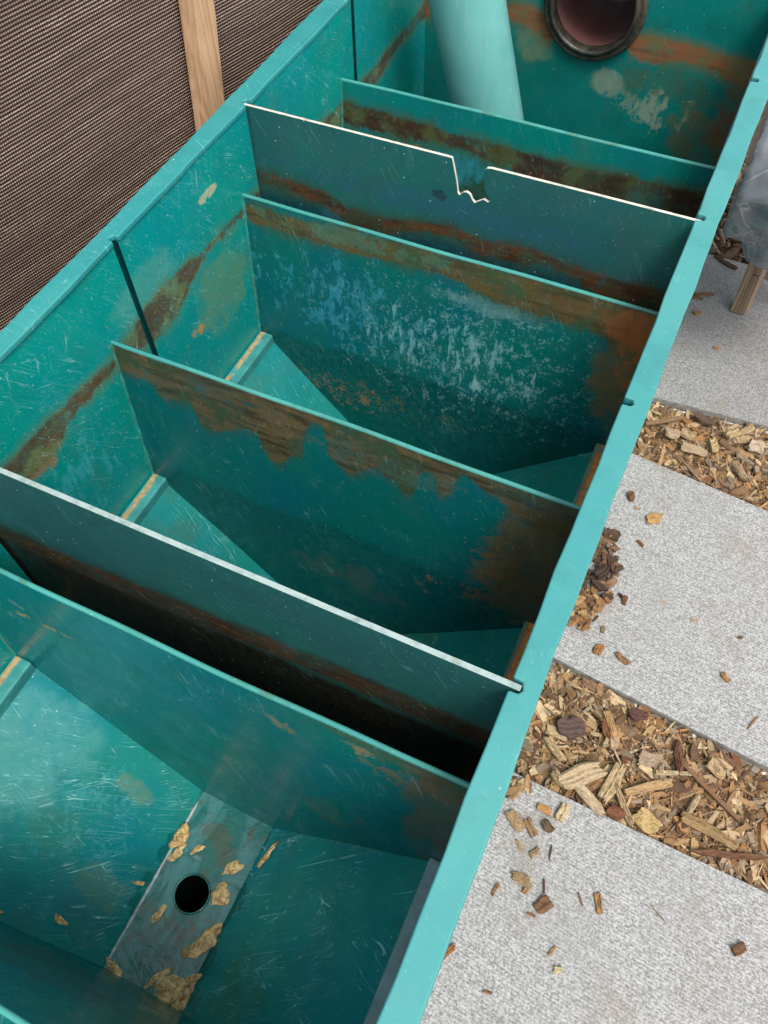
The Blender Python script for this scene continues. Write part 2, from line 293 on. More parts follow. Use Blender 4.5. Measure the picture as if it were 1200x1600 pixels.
def wetslope_mat():
    # slopes of the near chamber: long scrapes, wet dark fringe where they meet the drain plate
    m_ = gel('gelcoat_wet_slope', base=(.014,.225,.200), alt=(.005,.200,.225), deep=(.004,.140,.125), seed=47., scr=1.7, rough=.27, scr_axis=2, scr_ang=-.5, film=.35, speck=.8, pv='y',
             patches=[(.294,.095,.045,.030,(.16,.23,.13),.5,9,.36),(.335,-.10,.06,.06,(.12,.20,.11),.42,14,.40),(.12,.06,.13,.16,(.09,.34,.32),.5,6,.36),(.24,.02,.14,.16,(.05,.33,.38),.4,90,.44),(.76,.20,.16,.03,(.22,.20,.09),.7,22,.44),(.72,-.12,.10,.12,(.05,.12,.05),.5,12,.44),(.30,-.16,.10,.06,(.01,.20,.25),.5,20,.44)])  # broad pale patch on the left slope paints in sky sheen and abrasion
    nt = m_.node_tree; b = nt.nodes['Principled BSDF']
    g = G.__new__(G); g.mat = m_; g.nt = nt; g.b = b; g._p = None; P = g.pos()
    n = g.noise(P, 11, 5, .62)
    dist = g.m('SUBTRACT', g.m('ABSOLUTE', g.m('SUBTRACT', g.xyz[0], .5)), .094)
    near = g.ss(g.m('ADD', dist, g.m('MULTIPLY_ADD', n, .20, -.10)), .000, .012, 1., 0.)
    oc = b.inputs['Base Color'].links[0].from_socket; orr = b.inputs['Roughness'].links[0].from_socket
    nt.links.new(g.mix(g.mul(near, .75), oc, (.004,.105,.09)), b.inputs['Base Color'])
    nt.links.new(g.m('MULTIPLY_ADD', near, -.16, orr), b.inputs['Roughness'])
    return m_
M['wet'] = wetslope_mat()
M['seam'] = gel('dirty_resin_seam', base=(.03,.27,.23), alt=(.05,.25,.20), deep=(.03,.12,.09), seed=71., scr=0, film=.9, speck=1.)
# sliding panels
M['pe'] = gel('dark_sliding_panel', base=(.018,.112,.098), alt=(.022,.100,.102), deep=(.012,.070,.062), seed=51., top=[(0,-.245),(.3,-.240),(.6,-.215),(.82,-.208),(1,-.20)], bot=[(0,-.30),(.3,-.305),(.6,-.280),(.82,-.270),(1,-.27)],
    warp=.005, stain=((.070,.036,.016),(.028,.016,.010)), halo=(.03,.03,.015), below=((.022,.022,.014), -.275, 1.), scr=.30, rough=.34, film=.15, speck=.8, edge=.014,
    patches=[(.1,-.15,.4,.1,(.03,.10,.10),.5,60,.5)])
M['pb'] = gel('blue_green_sliding_panel', base=(.018,.135,.120), alt=(.022,.110,.115), deep=(.014,.095,.085), seed=55., top=[(0,-.170),(.168,-.178),(.25,-.20),(.334,-.200),(.494,-.176),(.587,-.182),(.722,-.180),(.827,-.190),(1,-.185)], bot=[(0,-.205),(.164,-.212),(.231,-.240),(.333,-.250),(.41,-.215),(.497,-.205),(.60,-.228),(.727,-.208),(.80,-.215),(.851,-.245),(1,-.30)],
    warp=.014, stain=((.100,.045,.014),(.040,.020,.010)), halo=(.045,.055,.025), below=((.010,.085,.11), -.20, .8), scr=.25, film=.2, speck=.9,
    patches=[(.45,-.13,.5,.04,(.02,.105,.155),.6,10,.36),(.22,-.235,.09,.03,(.03,.15,.20),.8,20,.38),(.47,-.10,.018,.018,(.01,.04,.05),.8,50,.4)])
def edge_mat(name, c1, c2):
    g = G(name); P = g.pos(); n = g.noise(P, 60, 5, .65); n2 = g.noise(P, 14, 4, .6)
    c = g.mix(g.ss(n, .4, .75), c1, c2); c = g.mix(g.mul(g.ss(n2, .56, .68), .5), c, (.2,.28,.20)); g.bump(n, .4, .003); return g.fin(c, .6)
M['cutW'] = edge_mat('cut_glassfibre_white', (.66,.64,.55), (.46,.42,.33))
M['cutG'] = edge_mat('cut_glassfibre_grey', (.33,.42,.40), (.19,.27,.26))

def simple(name, c1, c2, scale=30, rough=.6, bump=.3, bd=.003, spec=None, metal=None, stretch=(1,1,1), c3=None):
    g = G(name); v = g.map(g.obj(), scale=tuple(q/S for q in stretch)); n = g.noise(v, scale, 6, .62); n2 = g.noise(v, scale*.25, 4, .6)
    c = g.mix(g.ss(n, .35, .7), c1, c2)
    if c3: c = g.mix(g.mul(g.ss(n2, .5, .68), .7), c, c3)
    g.bump(n, bump, bd); return g.fin(c, rough, spec, metal)
M['rubber'] = simple('grimy_black_rubber', (.016,.016,.014), (.05,.046,.034), 40, .36, .4, .004, c3=(.10,.09,.06))
M['outlet'] = simple('wet_brown_pipe_bore', (.11,.060,.058), (.19,.12,.11), 9, .16, .15, .003, c3=(.13,.045,.04))
M['black'] = simple('dark_bore', (.003,.008,.010), (.006,.010,.012), 20, .5, spec=.25)
M['weld'] = simple('white_seam_bead', (.55,.60,.60), (.30,.36,.36), 90, .5, .6, .004)

def standpipe_mat():
    g = G('pale_teal_painted_pipe'); P = g.obj(); n = g.noise(P, 5, 5, .6); n2 = g.noise(g.map(P, scale=(1,1,.2)), 40, 4, .6)
    c = g.mix(g.ss(n, .35, .7), (.150,.41,.38), (.105,.35,.335)); c = g.mix(g.mul(g.ss(n2, .5, .75), .3), c, (.28,.52,.48)); c = g.mix(g.mul(g.ss(g.noise(g.map(P, scale=(1,1,.12)), 14, 5, .6), .52, .7), .45), c, (.10,.30,.28))
    d, vc = g.vor(P, 55); k = g.n('ShaderNodeSeparateColor'); g.put(k.inputs[0], vc)
    c = g.mix(g.mul(g.ss(d, .06, .14, 1., 0.), g.ss(k.outputs[0], .8, .83), .7), c, (.6,.72,.66))
    g.bump(n2, .12, .002); return g.fin(c, .33)
M['pipe'] = standpipe_mat()

def slab_mat(name, ang, tint=1.):
    g = G(name); O = g.n('ShaderNodeTexCoord').outputs['Object']
    v = g.map(O, rot=(0,0,ang)); k = g.n('ShaderNodeSeparateXYZ'); g.put(k.inputs[0], v)
    fine = g.noise(O, 460, 3, .7); mid = g.noise(O, 200, 4, .62); big = g.noise(O, 6, 5, .6)
    # fine ribbing in one direction
    wob = g.noise(g.map(v, scale=(6,60,6)), 4, 3, .6)
    rib = g.m('SINE', g.m('MULTIPLY_ADD', k.outputs[1], 2*math.pi/.0062, g.m('MULTIPLY', wob, 9.)))
    a = g.m('ADD', g.mul(g.m('SUBTRACT', fine, .5), 1.2), g.mul(g.m('SUBTRACT', mid, .5), 1.3))
    a = g.m('MULTIPLY_ADD', rib, .055, a)
    c = g.mix(g.ss(a, -.22, .30), tuple(q*tint for q in (.225,.216,.206)), tuple(q*tint for q in (.52,.508,.495)))
    c = g.mix(g.mul(g.ss(a, -.16, -.34), .6), c, (.13,.12,.11))
    dirt = g.mul(g.ss(g.noise(O, 9, 6, .66), .52, .72), .50)
    c = g.mix(dirt, c, (.26,.21,.16))
    c = g.mix(g.mul(g.ss(big, .50, .66), .25), c, (.30,.285,.27))
    d, vc = g.vor(O, 160); kk = g.n('ShaderNodeSeparateColor'); g.put(kk.inputs[0], vc)
    c = g.mix(g.mul(g.ss(d, .07, .2, 1., 0.), g.ss(kk.outputs[0], .93, .94), .8), c, (.06,.045,.035))
    g.bump(g.m('MULTIPLY_ADD', rib, .35, a), .5, .0022)
    return g.fin(c, .72, .3)
M['slab'] = slab_mat('ribbed_grey_porcelain', .10); M['slab2'] = slab_mat('ribbed_grey_porcelain_shaded', .05, .80)  # farthest slab's darker tint has the shade near the leg painted in
M['slabside'] = simple('slab_cut_side', (.34,.33,.31), (.20,.185,.165), 60, .8, .5)
M['under'] = simple('brown_grey_edging_board', (.26,.215,.165), (.13,.105,.08), 40, .85, .5, .004, stretch=(.2,1,1), c3=(.36,.33,.28))
M['fleck'] = simple('white_mortar_fleck', (.80,.79,.76), (.62,.60,.56), 80, .7, .5)

def chip_mat(name='split_wood'):
    g = G(name); a = g.n('ShaderNodeAttribute'); a.attribute_name = 'tone'; warm = g.mix(1., a.outputs['Color'], (.96,.875,.83), 'MULTIPLY')
    uv = g.n('ShaderNodeUVMap').outputs[0]
    gr = g.noise(g.map(uv, scale=(3., 42., 1)), 1.0, 5, .65); gr2 = g.noise(g.map(uv, scale=(1.2,14,1), loc=(3,3,0)), 1., 4, .6); pt = g.noise(g.map(uv, scale=(3,3,1)), 1., 4, .6)
    c = g.mix(g.ss(gr, .36, .68), warm, g.mix(.72, a.outputs['Color'], (.045,.022,.010)))
    c = g.mix(g.mul(g.ss(gr2, .52, .70), .55), c, g.mix(.75, a.outputs['Color'], (.03,.016,.008)))
    c = g.mix(g.mul(g.ss(pt, .5, .75), .40), c, (.10,.065,.038))
    g.bump(gr, .6, .0015); return g.fin(c, .78, .3)
M['chip'] = chip_mat()
M['soil'] = simple('dark_bark_soil', (.050,.030,.017), (.11,.07,.038), 70, .95, .8, .01, c3=(.025,.015,.009))
def scrap_mat():
    g = G('wet_golden_leaf_skin'); O = g.obj(); n = g.noise(O, 55, 5, .65, 1.0); n2 = g.noise(O, 150, 4, .6)
    c = g.mix(g.ss(n, .36, .62), (.78,.52,.20), (.30,.17,.05)); c = g.mix(g.mul(g.ss(n2, .5, .65), .6), c, (.85,.74,.45)); c = g.mix(g.mul(g.ss(n, .62, .72), .8), c, (.035,.02,.012))
    g.bump(n, .6, .003); return g.fin(c, .38, .5)
M['scrap'] = scrap_mat()
def timber_mat(name, c1, c2, axis=2):
    g = G(name); O = g.obj(); sc = [60,60,60]; sc[axis] = 2.2
    n = g.noise(g.map(O, scale=tuple(sc)), 1.5, 5, .65, .4); n2 = g.noise(O, 9, 4, .6); kn = g.noise(g.map(O, loc=(2,2,2)), 16, 3, .5)
    c = g.mix(g.ss(n, .36, .68), c1, c2); c = g.mix(g.mul(g.ss(n2, .5, .7), .4), c, (.30,.19,.10)); c = g.mix(g.mul(g.ss(kn, .66, .72), .5), c, (.12,.06,.025))
    g.bump(n, .5, .002); return g.fin(c, .7, .3)
M['timber'] = timber_mat('sawn_pine', (.64,.41,.24), (.42,.245,.125)); M['timberold'] = timber_mat('weathered_pallet_wood', (.40,.28,.185), (.20,.13,.08))

def mesh_fabric():
    g = G('brown_woven_shade_mesh'); O = g.obj(); k = g.n('ShaderNodeSeparateXYZ'); g.put(k.inputs[0], O)
    wob = g.noise(O, 2.5, 4, .55); zw = g.m('MULTIPLY_ADD', wob, .012, k.outputs[2]); xw = g.m('MULTIPLY_ADD', wob, .010, k.outputs[0])
    row = g.m('MULTIPLY_ADD', g.m('SINE', g.m('MULTIPLY', zw, 2*math.pi/.0068)), .5, .5)
    cl = g.m('MULTIPLY_ADD', g.m('SINE', g.m('MULTIPLY', xw, 2*math.pi/.0052)), .5, .5)
    h = g.m('ADD', g.mul(g.m('POWER', row, 1.2), g.m('MULTIPLY_ADD', cl, .55, .45)), g.mul(cl, .28))
    rowid = g.noise(g.map(O, scale=(2.5,1,150)), 1., 4, .75); patch = g.noise(g.map(O, scale=(.5,1,1.6)), 5, 6, .7); fine = g.noise(O, 260, 3, .7)
    c = g.mix(g.ss(h, .30, .80), (.045,.029,.022), (.47,.315,.240))
    c = g.mix(g.mul(g.ss(row, .72, .98), g.ss(rowid, .47, .60), g.ss(fine, .40, .60)), c, (.85,.66,.54))
    c = g.mix(g.mul(g.ss(patch, .42, .65), .45), c, (.10,.062,.045)); c = g.mix(g.mul(g.ss(rowid, .50, .36), .35), c, (.03,.02,.015))
    d, vc = g.vor(O, 30); kk = g.n('ShaderNodeSeparateColor'); g.put(kk.inputs[0], vc)
    c = g.mix(g.mul(g.ss(d, .02, .06, 1., 0.), g.ss(kk.outputs[0], .86, .87)), c, (.75,.68,.6))
    g.bump(h, .9, .003); return g.fin(c, .55, .4)
M['mesh'] = mesh_fabric()
def bag_mat():
    g = G('clear_crinkled_polythene'); O = g.obj()
    w = g.noise(O, 3.2, 3, .5, 1.2); ln = g.ss(g.m('ABSOLUTE', g.m('SUBTRACT', w, .5)), .0, .007, .6, 0.)
    g.put(g.b.inputs['Base Color'], g.mix(ln, (.22,.235,.26), (.60,.62,.66))); g.put(g.b.inputs['Roughness'], .06)
    g.put(g.b.inputs['Alpha'], g.m('MULTIPLY_ADD', ln, .2, .70)); g.put(g.b.inputs['Specular IOR Level'], .8)
    g.bump(w, .6, .05); return g.mat
M['bag'] = bag_mat()
M['dark'] = simple('dark_leaf_mould', (.018,.013,.010), (.05,.034,.022), 50, .9, .8, .008)

# ------------------------------------------------------------------ ground: one sheet with the pit the tank stands in
T = .045
xo0, xo1, yo0, yo1 = -.04, 1.03, YE-.03, YB+.03
L = 130.
gx = [-L, xo0, xo1, L]; gy = [-L, yo0, yo1, L]
gv = [(x,y,GZ-.035) for y in gy for x in gx]; gf = []
for j in range(3):
    for i in range(3):
        if i == 1 and j == 1: continue
        gf.append((j*4+i, j*4+i+1, j*4+i+5, j*4+i+4))
tag(add('ground', gv, gf, M['soil']), kind='structure')

# ------------------------------------------------------------------ the tank
tank = bpy.data.objects.new('filter_tank', None); col.objects.link(tank); tank.location = W((.5, .85, GZ))
tag(tank, 'long open teal fibreglass filter tank with brown stained dividers', 'filter tank')
def wall_poly(inner, outer, side, grow=0.):
    """plan outline; inner/outer are lists (y, x), slots cut into the inner face; side +1 = wall lies at larger x"""
    pts = []
    f = lambda L_, y: float(np.interp(y, [p[0] for p in L_], [p[1] for p in L_]))
    jit = (lambda y, k: .0011*math.sin(y*19+k)+.0007*math.sin(y*53+2*k)) if grow else (lambda y, k: 0.)
    stops = [(yo0+.031, None)]+[(float(y), None) for y in np.linspace(YE+.05, YB-.05, 46)]+[(YB, None)]
    inn = [(f(inner, y)+jit(y, 1), y) for y, _ in stops if not any(a-.012 < y < b+.012 for a, b in SLOTS)]
    for a, b in SLOTS:
        d = .014 if side < 0 else .018; r_ = .004
        inn += [(f(inner,a), a), (f(inner,a)+side*(d-r_), a+.001), (f(inner,a)+side*d, (a+b)/2-.002), (f(inner,b)+side*(d-r_), b-.001), (f(inner,b), b)]
    inn.sort(key=lambda p: p[1])
    pts = inn+[(f(outer,y)+jit(y, 4), float(y)) for y in np.linspace(YB, yo0+.031, 50)]
    return pts if side < 0 else pts[::-1]
Lin = [(-.8,0),(2.5,0)]; Rin = [(-.8,1.0),(2.5,1.0)]
wl = add('left_wall', *prism(wall_poly(Lin, [(-.8,-.034),(2.5,-.034)], -1), ZBOT-.02, -.012), M['left'], tank); recalc(wl)
def groove(o, ix):
    o.data.materials.append(M['groove'])
    for p in o.data.polygons:
        c_ = p.center+o.parent.location; y_ = c_.y/S; x_ = c_.x/S
        if abs(p.normal.z) < .5 and any(a-.0005 < y_ < b+.0005 for a, b in SLOTS) and .0015 < abs(x_-ix) < .02: p.material_index = 1
groove(wl, 0.)
wr = add('right_wall', *prism(wall_poly(Rin, [(-.8,1.030),(2.5,1.030)], 1), ZBOT-.02, -.012), M['right'], tank); recalc(wr)
rl = add('rim', *prism(wall_poly([(-.8,.006),(.5,.006),(.93,.004),(1.86,.001),(2.5,.001)], [(-.8,-.036),(.6,-.037),(.9,-.038),(1.35,-.047),(1.86,-.058),(2.5,-.062)], -1, 1), -.012, .001), M['rimL'], tank)
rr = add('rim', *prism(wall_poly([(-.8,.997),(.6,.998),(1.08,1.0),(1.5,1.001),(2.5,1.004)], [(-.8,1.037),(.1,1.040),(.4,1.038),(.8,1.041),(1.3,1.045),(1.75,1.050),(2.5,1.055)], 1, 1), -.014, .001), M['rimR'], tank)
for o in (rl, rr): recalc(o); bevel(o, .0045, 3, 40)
re_ = add('rim', *box(-.034, 1.03, YE-.036, YE+.002, -.012, 0.0), M['rimL'], tank); bevel(re_, .004, 2)
rb_ = add('rim', *box(-.055, 1.05, YB-.002, YB+.04, -.012, .0005), M['rimL'], tank); bevel(rb_, .004, 2)
add('end_wall', *box(.0, 1., YE-.03, YE, ZBOT-.02, -.012), M['g'], tank)

def plate_hole(axis, lo, hi, cen, r, depth0, depth1, n=64):
    """rectangular plate with a round hole; axis 'Y' stands in x-z, axis 'Z' lies in x-y"""
    (a0,b0),(a1,b1) = lo, hi; ca, cb = cen
    ang = sorted(set([2*math.pi*i/n for i in range(n)]+[math.atan2(b-cb, a-ca) % (2*math.pi) for a in (a0,a1) for b in (b0,b1)]))
    inn, out = [], []
    for t in ang:
        c_, s_ = math.cos(t), math.sin(t)
        k = min([((a1-ca) if c_ > 0 else (a0-ca))/c_ if abs(c_) > 1e-9 else 1e9, ((b1-cb) if s_ > 0 else (b0-cb))/s_ if abs(s_) > 1e-9 else 1e9])
        inn.append((ca+r*c_, cb+r*s_)); out.append((ca+k*c_, cb+k*s_))
    N = len(ang); P3 = (lambda p, d: (p[0], d, p[1])) if axis == 'Y' else (lambda p, d: (p[0], p[1], d))
    v = [P3(p, depth0) for p in inn]+[P3(p, depth0) for p in out]+[P3(p, depth1) for p in inn]+[P3(p, depth1) for p in out]
    f = []
    for i in range(N):
        j = (i+1) % N
        f += [(i, j, N+j, N+i), (2*N+j, 2*N+i, 3*N+i, 3*N+j), (i, 2*N+i, 2*N+j, j), (N+i, N+j, 3*N+j, 3*N+i)]
    return v, f
RC = (.523, -.138)
bw = add('far_wall', *plate_hole('Y', (0., ZBOT-.02), (1., -.012), RC, .125, YB, YB+.03), M['back'], tank); recalc(bw)
def lathe(profile, cen, axis='Y', n=64):
    """profile = [(radius, along)]; closed ring of revolution"""
    v, f = [], []; m_ = len(profile)
    for i in range(n):
        t = 2*math.pi*i/n
        for r, d in profile:
            v.append((cen[0]+r*math.cos(t), d, cen[1]+r*math.sin(t)) if axis == 'Y' else (cen[0]+r*math.cos(t), cen[1]+r*math.sin(t), d))
    for i in range(n):
        for k in range(m_):
            a, b = i*m_+k, i*m_+(k+1) % m_; c_, d_ = ((i+1) % n)*m_+(k+1) % m_, ((i+1) % n)*m_+k
            f.append((a,b,c_,d_))
    return v, f
ring = add('outlet_seal', *lathe([(.118,YB+.02),(.116,YB-.018),(.121,YB-.027),(.128,YB-.024),(.133,YB-.016),(.139,YB-.021),(.146,YB-.018),(.149,YB-.009),(.148,YB-.001),(.124,YB-.001),(.124,YB+.02)], RC), M['rubber'], tank, smooth=True); recalc(ring)
bore = add('outlet_pipe', *lathe([(.117,YB+.016),(.117,YB+.30),(.001,YB+.301),(.001,YB+.31),(.123,YB+.31),(.123,YB+.0301),(.1235,YB+.016)], RC), M['outlet'], tank, smooth=False); recalc(bore)

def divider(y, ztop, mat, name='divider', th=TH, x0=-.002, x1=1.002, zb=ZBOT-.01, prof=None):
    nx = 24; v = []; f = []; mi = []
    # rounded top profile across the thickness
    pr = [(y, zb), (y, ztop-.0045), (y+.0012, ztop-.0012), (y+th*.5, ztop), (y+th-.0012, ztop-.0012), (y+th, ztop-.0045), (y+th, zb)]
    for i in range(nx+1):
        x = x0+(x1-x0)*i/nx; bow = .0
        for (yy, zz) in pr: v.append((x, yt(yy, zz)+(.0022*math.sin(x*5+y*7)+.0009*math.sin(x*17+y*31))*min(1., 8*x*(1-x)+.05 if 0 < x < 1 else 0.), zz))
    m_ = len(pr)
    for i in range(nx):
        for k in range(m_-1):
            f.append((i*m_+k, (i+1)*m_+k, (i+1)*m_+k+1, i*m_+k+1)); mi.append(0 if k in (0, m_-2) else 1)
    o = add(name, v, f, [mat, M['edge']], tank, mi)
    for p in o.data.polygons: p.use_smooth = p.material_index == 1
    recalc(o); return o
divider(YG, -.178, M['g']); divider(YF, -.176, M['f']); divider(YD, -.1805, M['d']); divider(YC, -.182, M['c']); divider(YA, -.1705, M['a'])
for yd_, zt_ in ((YF,-.176),(YD,-.1805),(YC,-.182),(YA,-.1705)):
    v, f = [], []; rn_ = random.Random(int(yd_*1000)); n = 40
    for k in range(n+1):
        z = zt_-.004+(ZL-zt_)*k/n; y = yt(yd_, z); q = .0042*(1+.35*rn_.uniform(-1,1))
        v += [(-.001, y-q*1.3, z), (q*.35, y-q*.6, z), (q*1.3, y+.001, z), (-.001, y+.001, z)]
    for k in range(n):
        for j in range(4): f.append((k*4+j, k*4+(j+1)%4, (k+1)*4+(j+1)%4, (k+1)*4+j))
    o = add('corner_seam', v, f, M['seam'], tank, smooth=True); recalc(o)
# hopper floors, one per chamber, with a ledge at each side
ch = [(YE, YG), (YG+TH, YF), (YF+TH, YD), (YD+TH, YC), (YC+TH, YA), (YA+TH, YB)]
for i, (y0, y1) in enumerate(ch):
    front = i == 1
    ms = M['wet'] if front else M['slope']
    zr = ZS-SL*(XR-X2)*.976
    def slab3(x0, z0, x1, z1, t=.012):
        e0, e1 = (lambda z: yt(y0, z)-.001), (lambda z: yt(y1, z)+.001)
        return [(x0,e0(z0),z0),(x1,e0(z1),z1),(x1,e1(z1),z1),(x0,e1(z0),z0),(x0,e0(z0),z0-t),(x1,e0(z1),z1-t),(x1,e1(z1),z1-t),(x0,e1(z0),z0-t)], [(0,1,2,3),(7,6,5,4),(0,4,5,1),(1,5,6,2),(2,6,7,3),(3,7,4,0)]
    hl = add('hopper_slope', *slab3(XL-.002, ZS+.001, X1, ZBOT), ms, tank)
    hr = add('hopper_slope', *slab3(X2, ZBOT, XR+.004, ZS-.002), ms, tank)
    if front:
        pl = add('drain_plate', *plate_hole('Z', (X1, y0), (X2, yt(y1, ZBOT)+.002), (.5, -.029), .0385, ZBOT-.004, ZBOT+.003), M['plate'], tank); recalc(pl)
        tb = add('drain_pipe', *lathe([(.0375,ZBOT-.003),(.0375,ZBOT-.26),(.001,ZBOT-.261),(.001,ZBOT-.27),(.044,ZBOT-.27),(.044,ZBOT-.0045)], (.5,-.029), 'Z', 40), M['black'], pl, smooth=False); recalc(tb)
        lp = add('hole_lip', *lathe([(.0378,ZBOT+.0005),(.0376,ZBOT+.0045),(.0390,ZBOT+.0058),(.0412,ZBOT+.0050),(.0425,ZBOT+.0031)], (.5,-.029), 'Z', 48), M['plate'], pl, smooth=True); recalc(lp)
        # raised seam bead along the near left edge of the plate
        n = 60; v = []; f = []; rnd = random.Random(3)
        for k in range(n+1):
            y = -.225+.37*k/n; r = .0028*(1+.5*rnd.random())*(1 if .03 < k/n < .97 else .3)
            for q in range(6):
                t = math.pi*q/5; v.append((X1+.001+rnd.uniform(-.0008,.0008)-r*math.cos(t), y, ZBOT+.0025+r*math.sin(t)*1.3))
        for k in range(n):
            for q in range(5): f.append((k*6+q, k*6+q+1, (k+1)*6+q+1, (k+1)*6+q))
        add('seam_bead', v, f, M['weld'], pl, smooth=True)
    else:
        add('hopper_bottom', *box(X1, X2, yt(y0, ZBOT), yt(y1, ZBOT), ZBOT-.012, ZBOT), M['slope'], tank)
    b = add('ledge', *box(.001, XL-.002 if not front else XL+.002, yt(y0, ZL), yt(y1, ZL), ZL-.045, ZL), M['ledgeL'], tank); bevel(b, .005, 3)
    b = add('ledge', *box(XR, 1.0, yt(y0, ZL), yt(y1, ZL), ZL-.045, ZL), M['ledgeRf'] if front else M['ledgeRo'], tank); bevel(b, .004, 2)
add('base', *box(-.034, 1.03, YE-.03, YB+.03, ZBOT-.32, ZBOT-.28), M['right'], tank)

# ------------------------------------------------------------------ sliding panels in the slots
def panel(name, outline, y, th, mface, mcut, label):
    n = len(outline); v = [(x,y,z) for x,z in outline]+[(x,y+th,z) for x,z in outline]
    f = [tuple(range(n)), tuple(range(2*n-1,n-1,-1))]+[(i,n+i,n+(i+1)%n,(i+1)%n) for i in range(n)]
    mi = [0,0]+[1]*n
    o = add(name, v, f, [mface, mcut], None, mi); recalc(o)
    origin(o, (.5, y, -.95)); tag(o, label, 'sliding panel'); return o
panel('baffle_panel', [(-.0125,-.94),(1.0125,-.94),(1.0125,-.004),(.6,-.0045),(.3,-.004),(-.0125,-.004)], YPE, .0085, M['pe'], M['cutG'], 'dark green sliding panel with straight unbroken pale grey top edge, nearest the drain hole')
notch = [(1.0125,-.008),(.80,-.0075),(.582,-.008),(.572,-.010),(.568,-.016),(.5690,-.040),(.5715,-.058),(.577,-.068),(.5875,-.082),(.583,-.088),(.572,-.084),(.560,-.092),(.552,-.098),(.546,-.092),(.540,-.081),(.532,-.077),(.524,-.080),(.516,-.089),(.512,-.084),(.508,-.06),(.499,-.025),(.494,-.007),(.488,-.0065),(-.0125,-.0065)]
panel('baffle_panel', [(-.0125,-.94),(1.0125,-.94)]+notch, YPB, .007, M['pb'], M['cutW'], 'dark blue-green sliding panel with jagged notch broken from its white top edge')

# ------------------------------------------------------------------ leaning standpipe in the far chamber
def tube(p0, p1, r0, r1, n=48, thick=.006):
    a, b = Vector(p0), Vector(p1); d = (b-a).normalized(); s_ = d.orthogonal().normalized(); t_ = d.cross(s_)
    v, f = [], []
    secs = [(a,r0),(b,r1),(b,r1-thick),(a,r0-thick)]
    for c_, r in secs:
        for i in range(n):
            q = 2*math.pi*i/n; v.append(tuple(c_+s_*(r*math.cos(q))+t_*(r*math.sin(q))))
    for k in range(4):
        for i in range(n):
            j = (i+1) % n; k2 = (k+1) % 4; f.append((k*n+i, k*n+j, k2*n+j, k2*n+i))
    return v, f
sp = add('standpipe', *tube((.52,2.08,-.945),(.190,2.115,.10),.098,.101), M['pipe']); recalc(sp)
for p in sp.data.polygons: p.use_smooth = True
e_ = sp.modifiers.new('es','EDGE_SPLIT'); e_.split_angle = math.radians(40)
origin(sp, (.50,2.08,-.945)); tag(sp, 'wide pale teal pipe leaning up out of the far chamber', 'pipe')

# ------------------------------------------------------------------ fence mesh and its post
FD = Vector((.245, .969, 0)).normalized(); FO = Vector((-.262, 1.5, 0))
fence = bpy.data.objects.new('mesh_fence', None); col.objects.link(fence)
fence.location = W((FO.x, FO.y, GZ)); fence.rotation_euler = (0,0,math.atan2(FD.y,FD.x))
tag(fence, 'brown woven mesh screen standing along the left of the teal tank', 'fence')
nx, nz = 90, 60; v = []; f = []
for j in range(nz+1):
    for i in range(nx+1):
        X = (-1.9+3.3*i/nx)*S; Z = (.0+1.9*j/nz)*S
        Y = .010*math.sin(X*3.1+.5)*math.sin(Z*2.2)+.004*math.sin(X*9+Z*4)
        v.append((X, Y, Z))
for j in range(nz):
    for i in range(nx): k = j*(nx+1)+i; f.append((k,k+1,k+nx+2,k+nx+1))
fm = add('mesh_sheet', v, f, M['mesh'], fence, smooth=True, local=True)
so_ = fm.modifiers.new('sol','SOLIDIFY'); so_.thickness = .002; so_.offset = 1
# posts lean very slightly; one is in the picture, standing proud of the sheet
def post(x, y, label):
    v, f = [], []
    h = 1.95; lean = .125; w, d = .048, .070
    for z in (0, h):
        ox = 0.; oy = lean*(z-(-GZ))*S
        for (a, b) in ((-w,0),(0,0),(0,d),(-w,d)): v.append((a*S+ox, b*S+oy, z*S))
    f = [(3,2,1,0),(4,5,6,7),(0,1,5,4),(1,2,6,5),(2,3,7,6),(3,0,4,7)]
    o = add('fence_post', v, f, M['timber'], None, local=True); o.location = W((x, y, GZ)); o.rotation_euler = (0,0,math.radians(-6))
    bevel(o, .0015, 2); tag(o, label, 'timber post'); return o
post(-.200, 1.500, 'upright sawn pine post in front of the brown mesh screen')

